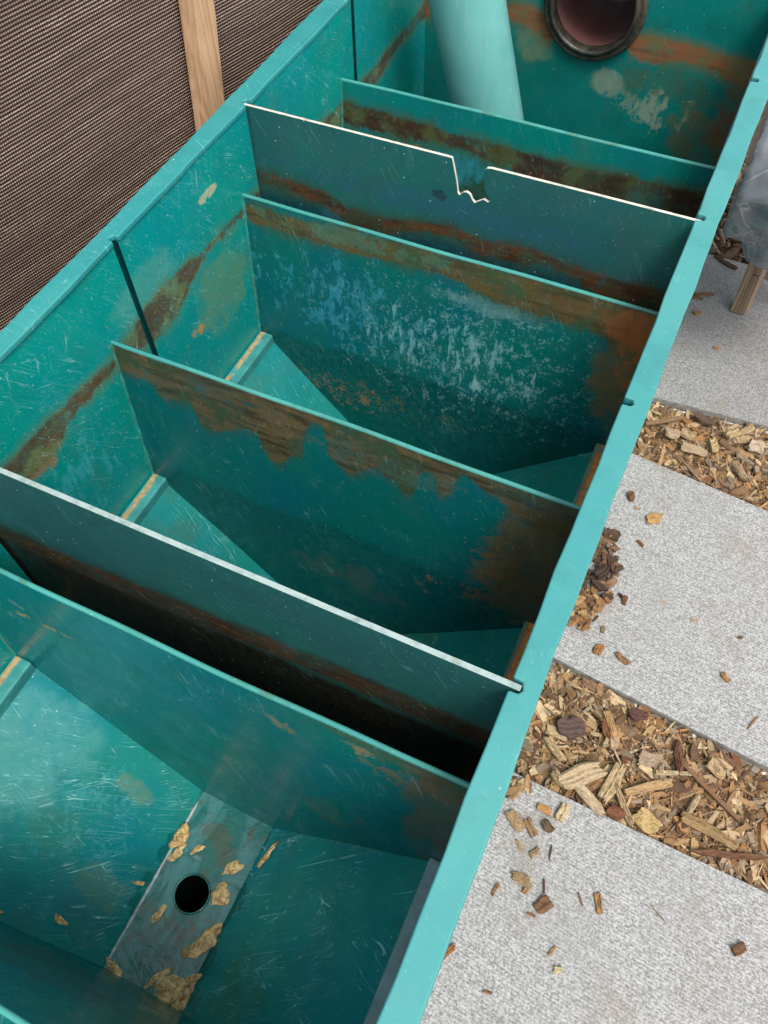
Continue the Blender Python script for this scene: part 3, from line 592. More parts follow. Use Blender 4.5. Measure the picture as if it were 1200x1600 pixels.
# ------------------------------------------------------------------ slabs
def slab(pts, th, mat, label, edge_from=None):
    """pts: plan corners anticlockwise, first two = near edge (facing -y)"""
    cx = sum(p[0] for p in pts)/4; cy = sum(p[1] for p in pts)/4
    root = bpy.data.objects.new('paving_slab', None); col.objects.link(root); root.location = W((cx, cy, GZ-th)); tag(root, label, 'paving slab', 'grey paving slabs beside the tank')
    v = [(x,y,GZ-th) for x,y in pts]+[(x,y,GZ) for x,y in pts]
    f = [(3,2,1,0),(4,5,6,7),(0,1,5,4),(1,2,6,5),(2,3,7,6),(3,0,4,7)]
    o = add('slab_top', v, f, [mat, M['slabside']], root, [1,0,1,1,1,1]); bevel(o, .0018, 2)
    if edge_from:
        a, b = Vector((*pts[0],0)), Vector((*pts[1],0)); d = (b-a).normalized(); nrm = Vector((d.y,-d.x,0))
        q = [a-nrm*.02, a+nrm*.014, b+nrm*.014, b-nrm*.02]
        v = [(p.x,p.y,GZ-th-.016) for p in q]+[(p.x,p.y,GZ-th-.0015) for p in q]
        add('edging_strip', v, [(3,2,1,0),(4,5,6,7),(0,1,5,4),(1,2,6,5),(2,3,7,6),(3,0,4,7)], M['under'], root)
        rnd = random.Random(edge_from)
        fv, ff = [], []
        Ln = (b-a).length
        spots = [.03,.10,.115,.22,.235,.36,.52,.66,.70,.9] if edge_from == 1 else [i*.055+rnd.uniform(0,.03) for i in range(16)]
        for s_ in spots:
            if s_ > Ln: continue
            l_ = rnd.uniform(.006,.020) if edge_from == 1 else rnd.uniform(.03,.06)
            p = a+d*s_+nrm*rnd.uniform(.003,.007); base = len(fv); m_ = 8
            for k in range(m_):
                t = 2*math.pi*k/m_; rr_ = 1+.3*rnd.random()
                qq = p+d*(l_*.5*math.cos(t)*rr_)+nrm*((.0045 if edge_from == 1 else .002)*math.sin(t)*rr_); fv.append((qq.x,qq.y,GZ-th+.0012)); 
            for k in range(m_): fv.append((fv[base+k][0], fv[base+k][1], GZ-th-.001))
            ff.append(tuple(base+k for k in range(m_))); ff += [(base+k, base+m_+k, base+m_+(k+1)%m_, base+(k+1)%m_) for k in range(m_)]
        add('mortar_flecks', fv, ff, M['fleck'], root)
    return root
s2 = slab([(1.041,.768),(2.30,.640),(2.36,1.295),(1.041,1.441)], .024, M['slab'], 'grey ribbed slab between the two strips of wood chips, with a heap of chips against the rim', 1)
s3 = slab([(1.042,-.62),(2.30,-.62),(2.30,.443),(1.042,.474)], .024, M['slab'], 'nearest grey ribbed slab, beside the drain hole end of the tank')
s1 = slab([(1.047,1.664),(2.10,1.752),(2.06,2.36),(1.050,2.36)], .024, M['slab2'], 'farthest grey slab, under the clear plastic bag and wooden leg', 2)

# ------------------------------------------------------------------ wood chips
TONES = [(.52,.35,.17),(.44,.28,.13),(.60,.45,.26),(.34,.21,.10),(.26,.16,.085),(.17,.105,.06),(.30,.24,.17),(.66,.52,.31),(.40,.22,.09),(.11,.065,.04),(.20,.085,.045),(.48,.40,.29)]
def chip_geo(rnd, L_, w, t, ragged=.25, bend=.0):
    """a split piece of wood: three stations along its length, uneven ends; local metres"""
    v, f, uv = [], [], []
    xs = [-.5, -.12+rnd.uniform(-.1,.1), .2+rnd.uniform(-.1,.1), .5]
    for i, x in enumerate(xs):
        ww = w*(1-rnd.uniform(0,.18)); 
        if i in (0,3): ww *= rnd.uniform(.45,.95)
        tt = t*rnd.uniform(.65,1.1); by = rnd.uniform(-.08,.08)*w; bz = bend*(x*x)*L_*2
        for (a,b) in ((-1,-1),(1,-1),(1,1),(-1,1)):
            jx = rnd.uniform(-1,1)*ragged*w*(1. if i in (0,3) else .2)
            v.append((x*L_+jx, a*ww/2+by+rnd.uniform(-1,1)*.06*w, b*tt/2+bz+rnd.uniform(-1,1)*.10*t))
    for i in range(3):
        for k in range(4): f.append((i*4+k, i*4+(k+1)%4, (i+1)*4+(k+1)%4, (i+1)*4+k))
    f.append((3,2,1,0)); f.append((12,13,14,15))
    return v, f
def ragged_geo(rnd, L_, w, t, bark=False):
    """a larger split piece: torn ends, grain ridges along its length, uneven sides"""
    nr, nl = (9, 12); v, f = [], []
    a = [rnd.uniform(-.5, .5) for _ in range(nr)]; b = [rnd.uniform(-.5, .5) for _ in range(nr)]
    k = .30 if not bark else .12; ridge = [rnd.uniform(-1,1) for _ in range(nr)]; ph = [rnd.uniform(0,6.3) for _ in range(6)]
    skew = rnd.uniform(-.25,.25)
    for side in (1, -1):
        for j in range(nr):
            q = j/(nr-1)*2-1
            for i in range(nl):
                x = i/(nl-1)*2-1
                if bark: half = math.sqrt(max(.06, 1-abs(q)**2.4)); X = x*half*L_/2*(1+.06*math.sin(q*5+ph[0]))
                else: X = x*L_/2+(a[j] if x < 0 else b[j])*k*min(w, L_*.35)*abs(x)**3+skew*q*w*.5
                wv = 1-.16*(1+math.sin(x*2.3+ph[1]))*.5-.10*abs(x)**4; Y = q*w/2*wv+.05*w*math.sin(x*3+ph[2])
                Z = side*t/2
                if side > 0: Z += t*(.22*ridge[j]+.14*math.sin(x*4+q*2+ph[3])+.08*math.sin(x*11+j*1.7+ph[4]))-(t*.35 if abs(q) > .98 else 0)
                elif abs(q) > .98: Z += t*.25
                v.append((X, Y, Z))
    N = nr*nl; I = lambda s_, j, i: s_*N+j*nl+i
    for j in range(nr-1):
        for i in range(nl-1):
            f.append((I(0,j,i),I(0,j,i+1),I(0,j+1,i+1),I(0,j+1,i))); f.append((I(1,j+1,i),I(1,j+1,i+1),I(1,j,i+1),I(1,j,i)))
    for i in range(nl-1):
        f.append((I(1,0,i),I(1,0,i+1),I(0,0,i+1),I(0,0,i))); f.append((I(0,nr-1,i),I(0,nr-1,i+1),I(1,nr-1,i+1),I(1,nr-1,i)))
    for j in range(nr-1):
        f.append((I(1,j+1,0),I(1,j,0),I(0,j,0),I(0,j+1,0))); f.append((I(1,j,nl-1),I(1,j+1,nl-1),I(0,j+1,nl-1),I(0,j,nl-1)))
    return v, f
def add_chips(name, items, mat, parent=None, loc=None):
    """items: list of (verts world metres, faces, tone); returns ONE mesh with tone + uv"""
    V, F, C, UV = [], [], [], []
    for v, f, tone, off, lv in items:
        b = len(V); V += v; F += [tuple(b+i for i in q) for q in f]; C += [(*tone,1)]*len(v)
        for q in f:
            for i in q: UV.append((lv[i][0]*30+off[0], (lv[i][1]+lv[i][2]*.7)*30+off[1]))
    me = bpy.data.meshes.new(name); me.from_pydata(V, [], F); me.materials.append(mat)
    a = me.color_attributes.new('tone', 'FLOAT_COLOR', 'POINT'); a.data.foreach_set('color', np.array(C, dtype=np.float32).ravel())
    u = me.uv_layers.new(name='UVMap'); u.data.foreach_set('uv', np.array(UV, dtype=np.float32).ravel())
    me.update(); o = bpy.data.objects.new(name, me); col.objects.link(o)
    if loc is not None: o.location = loc
    return o
def placed(rnd, L_, w, t, p, rz, tilt, roll_, tone, ragged=.25, bend=0., fancy=None):
    v, f = chip_geo(rnd, L_, w, t, ragged, bend) if fancy is None else ragged_geo(rnd, L_, w, t, fancy)
    R_ = Matrix.Rotation(rz,3,'Z') @ Matrix.Rotation(tilt,3,'Y') @ Matrix.Rotation(roll_,3,'X')
    vv = [tuple(R_ @ Vector(q)+Vector(p)) for q in v]
    return (vv, f, tone, (rnd.random()*50, rnd.random()*50), v)
def tone(rnd, dark=0.):
    c = rnd.choice(TONES[:9] if rnd.random() > .22+dark else TONES[3:]); k = rnd.uniform(.72,1.12)*(1-dark*.4)
    return tuple(q*k for q in c)
def inside(y0f, y1f):
    return lambda x, y: y0f(x) < y < y1f(x)
rnd = random.Random(11)
def bed(name, xr, y0f, y1f, n, zbase, label, dark=0., zvar=.010, size=1.):
    items = []
    for layer, (frac, zz, tl) in enumerate(((.40, 0., .45), (.38, .006, .40), (.22, .011, .30))):
        for _ in range(int(n*frac)):
            x = rnd.uniform(*xr); y = rnd.uniform(y0f(x), y1f(x))
            s_ = size*(.48+rnd.random()**2.3*1.20)*(1.0 if layer < 2 else 1.15)
            L_ = rnd.uniform(.010,.032)*s_; w = L_*rnd.uniform(.13,.50); 
            if rnd.random() < .24: L_ *= 1.8; w *= .36
            t = max(.0015, w*rnd.uniform(.18,.55))
            z = (zbase+zz+zvar*(math.sin(x*9+y*4)*.5+math.sin(x*23-y*17)*.25))
            p = W((x,y,z+rnd.uniform(-.003,.005)))
            items.append(placed(rnd, L_, w, t, p, rnd.uniform(0,math.pi*2), rnd.gauss(0,tl*.6), rnd.gauss(0,tl*.8), tuple(q*(.50, .88, 1.18)[layer] for q in tone(rnd, dark)), .3))  # lower layers darkened: shade between the chips is put into their tone
    o = add_chips(name, items, M['chip']); tag(o, label, 'wood chips', kind='stuff'); return o
bed('wood_chip_bed', (1.036,2.25), lambda x: .474-.025*(x-1.04)/1.26+.004, lambda x: .757-.102*(x-1.04), 14000, GZ-.028, 'nearer strip of tan wood chip mulch between two grey slabs')
bed('wood_chip_bed', (1.036,2.1), lambda x: 1.443-.11*(x-1.04)+.004, lambda x: 1.652+.083*(x-1.047), 11000, GZ-.028, 'farther strip of tan wood chip mulch between two grey slabs')
bed('leaf_litter', (1.05,2.0), lambda x: 2.372, lambda x: 3.0, 2600, GZ-.025, 'dark bark litter behind the farthest slab and under the plastic bag', dark=.75, size=1.5)

def one(name, x, y, L_, w, t, rz, tn, label, cat, group=None, z=None, tilt=0., roll_=0., ragged=.25, bend=0., seed=0):
    r = random.Random(seed or int(x*9973+y*7919))
    z = GZ+t/2+.0006 if z is None else z
    it = placed(r, L_*S, w*S, t*S, (0,0,0), rz, tilt, roll_, tn, ragged, bend, name in ('bark_flake','bark_nugget') if name != 'twig' and 'heap on the middle' not in label and 'spilled' not in label else None)
    zmin = min(q[2] for q in it[0])
    loc = W((x,y,GZ)); 
    if z is None or abs(z-(GZ+t/2+.0006)) < 1e-9: loc.z = -zmin+.0004
    else: loc.z = W((0,0,z)).z
    o = add_chips(name, [it], M['chip'], loc=loc); tag(o, label, cat, group); return o
GOLD=(.60,.38,.15); TANc=(.55,.40,.23); BRN=(.24,.13,.065); DRK=(.085,.052,.034); RED=(.30,.12,.05); PALEC=(.70,.56,.34); GREY=(.30,.25,.19)
loose = [ # x, y, length, width, thick, rot, tone, label
 (1.164,1.246,.036,.030,.010,.5,GOLD,'squarish golden wood chip alone on the middle slab, beyond the heap'),
 (1.178,1.262,.024,.007,.006,1.0,TANc,'thin tan splinter touching the squarish golden chip on the middle slab'),
 (1.092,1.291,.030,.022,.012,1.9,BRN,'round dark brown bark nugget on the middle slab near its far left corner'),
 (1.118,1.262,.016,.007,.004,.2,TANc,'faint tan sliver just right of the round bark nugget'),
 (1.153,1.159,.022,.009,.006,2.6,BRN,'small brown chip on the middle slab just past the heap, above its right edge'),
 (1.161,.982,.022,.013,.008,1.5,BRN,'brown chip just right of the heap of chips on the middle slab'),
 (1.150,.990,.018,.009,.007,2.4,DRK,'black bark crumb just right of the heap of chips on the middle slab'),
 (1.140,.829,.027,.022,.010,1.3,(.42,.20,.08),'reddish brown block of wood below the heap, near the front edge of the middle slab'),
 (1.198,.830,.036,.015,.008,2.7,(.36,.20,.10),'oblong brown chip near the front edge of the middle slab'),
 (1.429,.883,.024,.015,.008,2.5,(.50,.30,.13),'light brown chip standing alone near the right of the middle slab'),
 (1.507,.801,.040,.005,.004,1.2,(.34,.20,.10),'thin brown stick near the front right of the middle slab'),
 (1.110,.905,.020,.006,.004,1.2,DRK,'thin dark stick just below the heap on the middle slab'),
 (1.135,.885,.018,.010,.006,1.7,(.28,.22,.12),'olive brown oval chip just below the heap on the middle slab'),
 (1.440,1.000,.012,.008,.005,.4,BRN,'tiny brown crumb toward the right of the middle slab'),
 (1.330,1.000,.018,.006,.003,.5,TANc,'faint tan sliver in the middle of the middle slab'),
 (1.252,1.020,.020,.005,.002,.4,(.6,.45,.33),'pale flat shaving right of the heap on the middle slab'),
 (1.140,.426,.030,.018,.008,-.1,(.62,.36,.14),'orange tan oval chip at the far left corner of the nearest slab'),
 (1.177,.436,.038,.024,.010,1.5,PALEC,'pale upright block chip right of the orange oval one on the nearest slab'),
 (1.092,.378,.044,.026,.010,-.5,TANc,'large tan chip near the rim on the nearest slab'),
 (1.126,.378,.036,.020,.008,-.8,(.38,.25,.13),'brown tan chip right of the large tan chip on the nearest slab'),
 (1.158,.395,.026,.020,.012,-.5,(.20,.15,.09),'dark rounded chip right of the brown tan chip on the nearest slab'),
 (1.116,.335,.024,.008,.004,-.7,TANc,'slim tan splinter below the large tan chip on the nearest slab'),
 (1.150,.335,.024,.013,.008,1.1,(.42,.32,.18),'small square tan chip below the brown tan chip on the nearest slab'),
 (1.180,.350,.030,.004,.003,1.7,DRK,'thin dark twig upright near the far edge of the nearest slab'),
 (1.142,.275,.038,.022,.010,.1,(.40,.29,.16),'tan chip of split grain in the left middle of the nearest slab'),
 (1.158,.262,.020,.012,.006,1.2,(.42,.27,.14),'small chip tucked below the tan split-grain chip on the nearest slab'),
 (1.188,.283,.026,.005,.003,1.9,DRK,'crooked dark twig right of the tan split-grain chip'),
 (1.100,.235,.026,.008,.005,1.4,(.42,.26,.12),'slim brown chip near the rim, left middle of the nearest slab'),
 (1.198,.248,.034,.028,.010,.9,(.22,.12,.06),'dark brown diamond-shaped chip in the centre left of the nearest slab'),
 (1.298,.298,.038,.016,.008,-1.1,(.46,.28,.12),'golden brown splinter in the centre of the nearest slab'),
 (1.263,.290,.026,.004,.003,-.9,(.32,.2,.1),'thin curled shaving left of the golden brown splinter'),
 (1.182,.222,.018,.006,.003,.0,(.30,.14,.08),'tiny reddish sliver below the dark diamond-shaped chip'),
 (1.569,.333,.026,.020,.010,.8,BRN,'small dark brown cube of wood at the right of the nearest slab'),
 (1.411,.330,.038,.003,.003,-.5,GREY,'hair-thin grey twig at the right middle of the nearest slab'),
 (1.260,.152,.015,.014,.006,.3,(.72,.66,.38),'tiny pale yellow square chip in the lower middle of the nearest slab'),
 (1.240,.178,.022,.008,.004,1.2,(.50,.34,.17),'small slim tan chip above the pale yellow square chip'),
 (1.053,.087,.040,.014,.008,1.1,(.50,.24,.09),'orange brown chip pressed against the rim at the lower left of the nearest slab'),
 (1.150,.060,.018,.006,.004,.2,(.34,.16,.08),'tiny reddish chip in the lower left of the nearest slab'),
 (1.432,.030,.040,.014,.008,.2,(.52,.28,.12),'orange brown splinter at the bottom edge of the photo on the nearest slab'),
 (1.070,2.130,.050,.012,.006,.1,BRN,'brown leaf-like shred on the farthest slab beside the rim'),
 (1.095,2.155,.060,.010,.006,.4,(.26,.15,.08),'long brown shred on the farthest slab behind the leaf-like shred'),
 (1.184,1.934,.018,.010,.005,.3,(.50,.32,.15),'lone tan chip in the middle of the farthest slab'),
 (1.095,2.060,.024,.018,.008,.6,(.40,.24,.13),'pinkish brown chip on the farthest slab just before the long shreds'),
 (1.125,2.335,.085,.016,.007,-.45,(.16,.10,.06),'long dark brown leaf strip on the farthest slab below the plastic bag'),
]
for i, a in enumerate(loose):
    x,y,L_,w,t,rz,tn,lb = a
    nm = 'bark_nugget' if 'nugget' in lb or 'crumb' in lb else ('twig' if 'twig' in lb or 'stick' in lb else 'wood_chip')
    one(nm, x, y, L_, w, t, rz, tn, lb, nm.replace('_',' '), 'loose chips lying on the slabs', seed=100+i)
# heap of chips against the rim on the middle slab: countable, so each a chip
hr_ = random.Random(5)
def in_heap(x, y):
    c_ = .5+.5*math.sin((y-.86)/.30*math.pi) if .86 < y < 1.16 else 0
    return x < 1.050+.075*c_+.006*math.sin(y*60)
def heap_words(near, y, L_, tn):
    v_ = sum(tn); sh = 'pale golden' if v_ > 1.0 else 'golden brown' if v_ > .85 else 'mid brown' if v_ > .55 else 'dark brown' if v_ > .3 else 'blackish'
    sz = 'large' if L_ > .024 else 'small' if L_ < .017 else 'medium'
    wh = ('at the near tip' if y < .92 else 'in the near half') if near else ('in the far half' if y < 1.07 else 'at the far tip')
    return '%s %s chip %s of the heap on the middle slab' % (sz, sh, wh), 'wood chip', '%s %s chips %s of the heap' % (sz, sh, wh)
for i in range(170):
    for _ in range(60):
        y = hr_.uniform(.865,1.165); x = hr_.uniform(1.046,1.135)
        if in_heap(x, y): break
    big = hr_.random() < .25
    L_ = hr_.uniform(.020,.034) if big else hr_.uniform(.012,.026); w = L_*hr_.uniform(.35,.75); t = w*hr_.uniform(.3,.6)
    lowpart = y < .98
    tn = hr_.choice([(.50,.28,.11),(.38,.22,.10),(.26,.14,.065),(.58,.38,.17),(.20,.11,.06)]) if lowpart else hr_.choice([(.10,.065,.045),(.16,.10,.065),(.24,.13,.07),(.30,.19,.11),(.07,.048,.036)])
    one('wood_chip', x, y, L_, w, t, hr_.uniform(0,3.14), tn, *heap_words(lowpart, y, L_, tn), z=GZ+t/2+hr_.choice((.001,.006,.012)), tilt=hr_.gauss(0,.25), roll_=hr_.gauss(0,.35), seed=900+i)
one('bark_flake', 1.088, 1.025, .050, .036, .010, 1.2, (.065,.043,.034), 'large blackish bark flake on top of the heap beside the rim', 'bark flake', z=GZ+.024, tilt=.15, ragged=.12, seed=41)
one('bark_flake', 1.092, .985, .046, .020, .008, -.15, (.075,.050,.038), 'dark slab of bark lying across the heap just nearer than the large flake', 'bark flake', z=GZ+.022, tilt=.1, ragged=.15, seed=42)
one('bark_flake', 1.118, .967, .030, .020, .009, .1, (.09,.055,.040), 'dark bark block at the right side of the heap', 'bark flake', z=GZ+.015, tilt=.1, ragged=.15, seed=43)
# striking pieces lying on top of the mulch strips
top_pieces = [ # x,y,L,w,t,rz,tone,label,tilt
 ('bark_flake',1.138,.621,.066,.056,.012,.4,(.13,.085,.075),'large rounded grey-brown bark flake near the rim in the nearer chip strip',.15),
 ('bark_flake',1.268,.712,.044,.030,.010,.2,(.13,.065,.060),'purple-brown bark flake beside the edging in the nearer chip strip',.2),
 ('wood_chip',1.190,.528,.100,.044,.012,.75,(.62,.49,.31),'largest pale oval chip in the nearer chip strip',.1),
 ('wood_chip',1.256,.540,.090,.030,.012,1.35,(.62,.48,.28),'long pale chip lying lengthwise beside the oval one',.12),
 ('wood_chip',1.222,.487,.080,.026,.012,-.55,(.66,.54,.36),'pale grooved chip along the far edge of the nearest slab',.05),
 ('wood_chip',1.292,.505,.080,.016,.012,-.85,(.60,.45,.27),'slender pale chip pointing at the nearest slab',.15),
 ('wood_chip',1.225,.655,.085,.018,.010,-.95,(.62,.40,.20),'long chip with one pale and one rust side near the edging',.15),
 ('bark_flake',1.215,.640,.070,.016,.012,-1.05,(.26,.11,.05),'rust brown strip of bark beside the long pale and rust chip',.15),
 ('wood_chip',1.318,.625,.048,.040,.010,.2,(.46,.36,.25),'broad greyish split chip in the middle of the nearer strip',.15),
 ('wood_chip',1.345,.605,.036,.026,.010,-1.2,(.38,.29,.19),'brown split chip right of the broad greyish one',.2),
 ('wood_chip',1.372,.617,.080,.012,.010,.4,(.64,.53,.33),'thin pale stick pointing right in the nearer strip',.1),
 ('wood_chip',1.345,.493,.052,.040,.014,-.25,(.62,.46,.21),'yellow square block by the far edge of the nearest slab',.15),
 ('wood_chip',1.230,.625,.030,.030,.010,.1,(.58,.47,.30),'pale square chip below the rust brown bark strip',.1),
 ('wood_chip',1.330,.565,.110,.022,.010,.65,(.52,.36,.18),'long tan splinter across the middle of the nearer strip',.1),
 ('bark_flake',1.280,.483,.040,.034,.012,.3,(.24,.10,.055),'reddish bark lump by the far edge of the nearest slab',.1),
 ('wood_chip',1.470,.530,.120,.026,.012,-.1,(.40,.28,.13),'long olive-brown pointed chip at the right of the nearer strip',.08),
 ('twig',1.455,.610,.150,.010,.009,-.45,(.27,.15,.08),'long brown twig sloping across the right of the nearer strip',.05),
 ('bark_flake',1.520,.500,.150,.016,.010,.35,(.20,.10,.055),'long dark curved bark strip at the far right of the nearer strip',.03),
 ('bark_flake',1.375,.655,.080,.020,.012,-1.25,(.20,.095,.055),'reddish dark bark stick by the edging, right of the thin pale stick',.12),
 ('wood_chip',1.455,.665,.042,.030,.012,-.4,(.56,.42,.24),'tan square chip beside the edging at the right of the nearer strip',.2),
 ('wood_chip',1.425,.560,.070,.012,.008,1.3,(.58,.46,.28),'upright-lying pale splinter right of centre in the nearer strip',.15),
 ('wood_chip',1.120,.560,.060,.022,.010,-.6,(.60,.46,.26),'pale oblong chip close to the rim in the nearer strip',.15),
 ('wood_chip',1.150,.500,.040,.022,.012,-.5,(.46,.36,.2),'small tan chip at the left end of the nearer strip',.15),
 ('wood_chip',1.365,1.600,.040,.040,.014,.0,(.66,.56,.42),'largest pale square block in the farther chip strip',.1),
 ('wood_chip',1.140,1.552,.040,.030,.012,.2,(.56,.45,.29),'tan square chip near the rim in the farther strip',.2),
 ('wood_chip',1.180,1.567,.040,.030,.010,-.1,(.50,.38,.23),'brown square chip in the left middle of the farther strip',.15),
 ('wood_chip',1.295,1.620,.040,.028,.012,.9,(.60,.48,.26),'golden tan block near the edging of the farthest slab',.15),
 ('wood_chip',1.110,1.590,.120,.014,.010,.65,(.34,.22,.12),'long brown splinter by the rim in the farther strip',.08),
 ('wood_chip',1.255,1.560,.020,.050,.010,.7,(.62,.50,.28),'pale yellow splinter in the middle of the farther strip',.1),
 ('wood_chip',1.210,1.520,.070,.028,.010,.1,(.54,.43,.28),'broad tan chip in the middle of the farther strip',.1),
 ('twig',1.215,1.450,.110,.006,.006,-.65,(.36,.26,.16),'thin brown twig resting along the far edge of the middle slab',.05),
 ('bark_flake',1.210,1.640,.060,.030,.010,-.2,(.14,.10,.07),'dark bark flake beside the edging of the farthest slab',.1),
 ('wood_chip',1.340,1.500,.060,.022,.010,-.8,(.44,.33,.20),'oblong brown chip at the near right of the farther strip',.1),
]
for i,(nm,x,y,L_,w,t,rz,tn,lb,tl) in enumerate(top_pieces):
    one(nm, x, y, L_, w, t, rz, tn, lb, nm.replace('_',' '), 'larger pieces on top of the wood chip strips', z=GZ-.004+t/2, tilt=tl*.6, roll_=tl, seed=300+i, ragged=.18)
# chips spilled over the corner of the nearest slab
for i in range(26):
    x = hr_.uniform(1.047,1.125); y = hr_.uniform(.41,.475)
    if (x-1.047)/.08+(.475-y)/.06 > 1.15: continue
    L_ = hr_.uniform(.016,.045); w = L_*hr_.uniform(.22,.5)
    one('wood_chip', x, y, L_, w, w*.45, hr_.uniform(0,3.14), hr_.choice(TONES[:8]), '%s chip spilled %s over the far left corner of the nearest slab' % ('large' if L_ > .034 else 'small' if L_ < .025 else 'medium-sized', 'against the rim' if x < 1.07 else 'away from the rim'), 'wood chip', 'chips spilled %s %s' % ('large' if L_ > .034 else 'small' if L_ < .025 else 'medium', 'by the rim' if x < 1.07 else 'off the rim'), z=GZ+w*.25+hr_.uniform(0,.008), tilt=hr_.gauss(0,.2), roll_=hr_.gauss(0,.3), seed=700+i)

# ------------------------------------------------------------------ leaf scraps round the drain
def scrap(x, y, z, L_, w, h, rz, label, slope=0., seed=1, z_roll=0.):
    r = random.Random(seed); n, m_ = 22, 14; v, f = [], []
    ph = [r.uniform(0,6.3) for _ in range(8)]
    for j in range(m_+1):
        for i in range(n):
            t = 2*math.pi*i/n; q = j/m_
            rad = q*(1+.22*math.sin(2*t+ph[0])+.16*math.sin(3*t+ph[1])+.10*math.sin(5*t+ph[2])+.07*math.sin(9*t+ph[3]))
            X = rad*math.cos(t)*L_/2; Y = rad*math.sin(t)*w/2
            Z = .62*h*(.45+.38*math.sin(X/L_*13+ph[4]+1.5*math.sin(Y/w*5+ph[6]))+.25*math.sin(Y/w*11+ph[5]+2*X/L_)+.15*math.sin(X/L_*27+Y/w*19+ph[7]))*(1-.75*q**3)+h*.12
            v.append((X*S, Y*S, max(Z,0.0004)*S))
    for j in range(m_):
        for i in range(n):
            k = (i+1) % n; f.append((j*n+i, j*n+k, (j+1)*n+k, (j+1)*n+i))
    o = add('leaf_scrap', v, f, M['scrap'], None, local=True, smooth=True)
    sol = o.modifiers.new('sol','SOLIDIFY'); sol.thickness = .0008; sol.offset = 1
    o.location = W((x,y,z+.0012)); o.rotation_euler = Matrix.Rotation(slope,3,'Y').to_euler() if not rz else (Matrix.Rotation(slope,3,'Y') @ Matrix.Rotation(rz,3,'Z')).to_euler()
    tag(o, label, 'leaf scrap', 'leaf scraps round the drain hole'); return o
ZP = ZBOT+.003; sa = math.atan(SL)
zl_ = lambda x: ZS-SL*(x-XL)*.997
zr_ = lambda x: ZBOT+(x-X2)*(ZS-.002-ZBOT)/(XR+.004-X2)
scrap(.413,.062,ZP,.050,.040,.016,1.2,'curled cream and gold scrap highest on the left edge of the drain plate',seed=1)
scrap(.424,.028,ZP,.050,.018,.008,1.1,'narrow gold scrap trailing below the curled cream one',seed=2)
scrap(.462,.055,ZP,.028,.016,.006,.9,'small gold scrap on the plate right of the curled cream one',seed=3)
scrap(.618,.108,zr_(.618)+.002,.060,.020,.010,1.2,'brown shrivelled scrap alone right of the drain plate',slope=-math.atan(.9),seed=4)
scrap(.556,.055,ZP,.050,.024,.006,1.0,'olive translucent scrap right of the hole, the upper of two',seed=5)
scrap(.560,-.005,ZP,.054,.036,.008,1.1,'olive gold scrap right of the hole, the lower of two',seed=6)
scrap(.456,-.094,ZP,.038,.018,.006,1.4,'small brown scrap left below the drain hole',seed=7)
scrap(.575,-.100,ZP,.080,.042,.010,1.1,'large pointed gold scrap at the right edge of the plate below the hole',seed=8)
scrap(.592,-.165,ZP,.060,.016,.009,.9,'thin twisted gold strip joining two large scraps below the hole',seed=9)
scrap(.566,-.200,ZP,.090,.050,.016,.8,'largest bright gold crumpled scrap in the near corner of the plate',seed=10)
scrap(.522,-.195,ZP,.060,.016,.007,1.1,'slim brown gold scrap left of the largest scrap',seed=11)
scrap(.592,-.222,ZP,.060,.030,.012,1.3,'dark gold curl under the largest scrap, touching the near divider',seed=12)
scrap(.430,-.222,ZP,.044,.024,.012,-.4,'small orange crumple at the near left corner of the drain plate',seed=13)
scrap(.386,-.060,zl_(.386),.024,.010,.004,.2,'tiny yellow seed-like scrap on the slope left of the hole',slope=sa,seed=14)
scrap(.302,-.188,zl_(.302),.034,.013,.005,-.3,'yellow crescent scrap alone on the left slope',slope=sa,seed=15)
scrap(.213,-.222,zl_(.213),.012,.008,.004,.4,'tiny orange scrap at the left edge of the photo on the left slope',slope=sa,seed=16)
scrap(.407,.190,ZP,.030,.020,.010,.4,'dark red-brown crumple in the far left corner of the drain plate',seed=17)

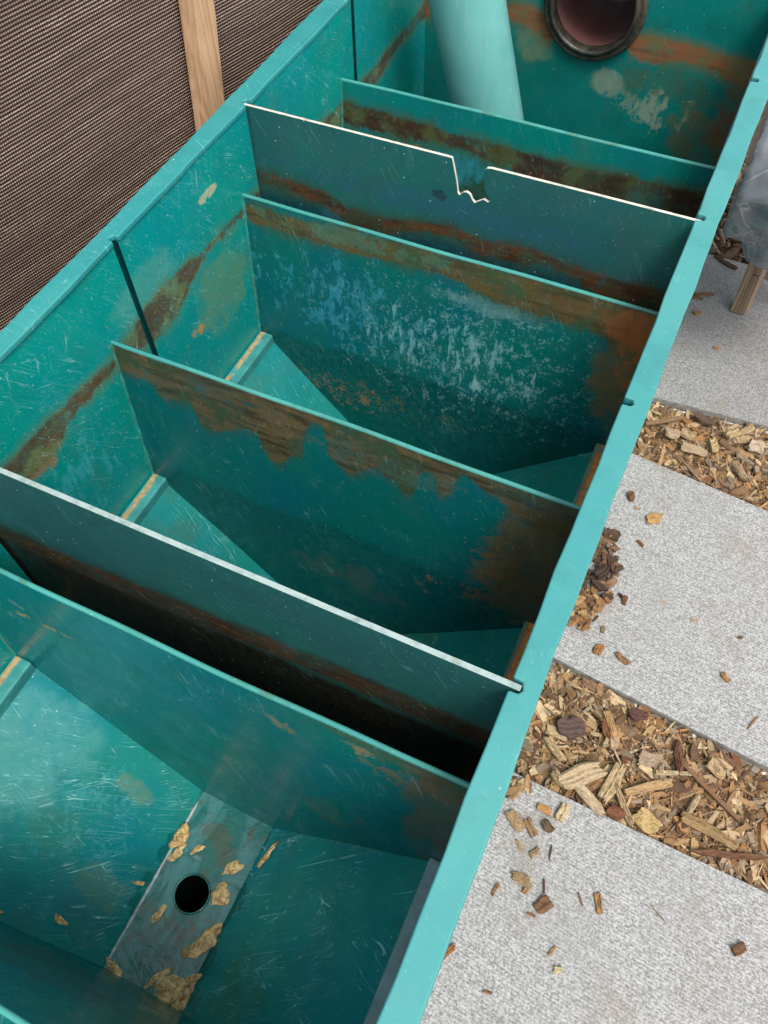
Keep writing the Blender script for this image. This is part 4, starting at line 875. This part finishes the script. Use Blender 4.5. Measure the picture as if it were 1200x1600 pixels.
# ------------------------------------------------------------------ wooden leg and plastic bag at the far right
leg = bpy.data.objects.new('pallet_leg', None); col.objects.link(leg); leg.location = W((1.200,2.12,GZ)); leg.rotation_euler = (math.radians(-3), math.radians(-3), math.radians(-14))
tag(leg, 'narrow weathered wooden leg of boards and blocks standing on the farthest slab', 'pallet')
def lbox(name, x0,x1,y0,y1,z0,z1, mat, par):
    v, f = box(x0*S,x1*S,y0*S,y1*S,z0*S,z1*S); o = add(name, v, f, mat, par, local=True); bevel(o, .0015, 2); return o
lbox('upright_board', -.012,.010,-.012,.040,.004,.50, M['timberold'], leg)
for k,(a,b) in enumerate(((.004,.145),(.150,.262),(.267,.50))):
    lbox('spacer_block', .0115,.032,-.008,.044,a,b, M['timberold'], leg)
lbox('cross_slat', .033,.30,.060,.078,.10,.15, M['timberold'], leg); lbox('cross_slat', .033,.30,.060,.078,.22,.27, M['timberold'], leg)
lbox('cross_slat', -.012,.34,-.03,.07,.502,.52, M['timberold'], leg)
def bag(cx, cy, cz, rx, ry, rz_, label):
    n, m_ = 90, 60; v, f = [], []; r = random.Random(9); ph = [r.uniform(0,6.3) for _ in range(12)]
    from mathutils import noise as mn
    for j in range(m_+1):
        for i in range(n):
            t = 2*math.pi*i/n; p = -math.pi/2+math.pi*j/m_
            d = Vector((math.cos(p)*math.cos(t), math.cos(p)*math.sin(t), math.sin(p)))
            k = 1+.15*mn.ridged_multi_fractal(d*1.5+Vector((3,1,2)), 1.2, 2., 2, 1., 2.)-.14+.05*mn.ridged_multi_fractal(d*4.5, 1., 2., 1, 1., 2.)
            e = Vector([math.copysign(abs(q)**.8, q) for q in d])*k
            v.append((e.x*rx*S, e.y*ry*S, e.z*rz_*S))
    for j in range(m_):
        for i in range(n): k = (i+1) % n; f.append((j*n+i, j*n+k, (j+1)*n+k, (j+1)*n+i))
    o = add('plastic_bag', v, f, M['bag'], None, local=True, smooth=True); o.location = W((cx,cy,cz)); tag(o, label, 'plastic bag'); return o
bg_ = bag(1.262, 2.18, -.215, .285, .42, .235, 'crinkled clear plastic bag slumped against the outside of the tank rim')
# the bag slumps against the tank's outer side: bake its tilt and press it flat there
Rb = Matrix.Rotation(-.45, 3, 'Y'); lim = 1.064*S-bg_.location.x
for v_ in bg_.data.vertices:
    q = Rb @ v_.co
    if q.x < lim: q.x = lim+.10*(q.x-lim)*-.25+.003*math.sin(q.z*40+q.y*25)*.5+.002
    v_.co = q
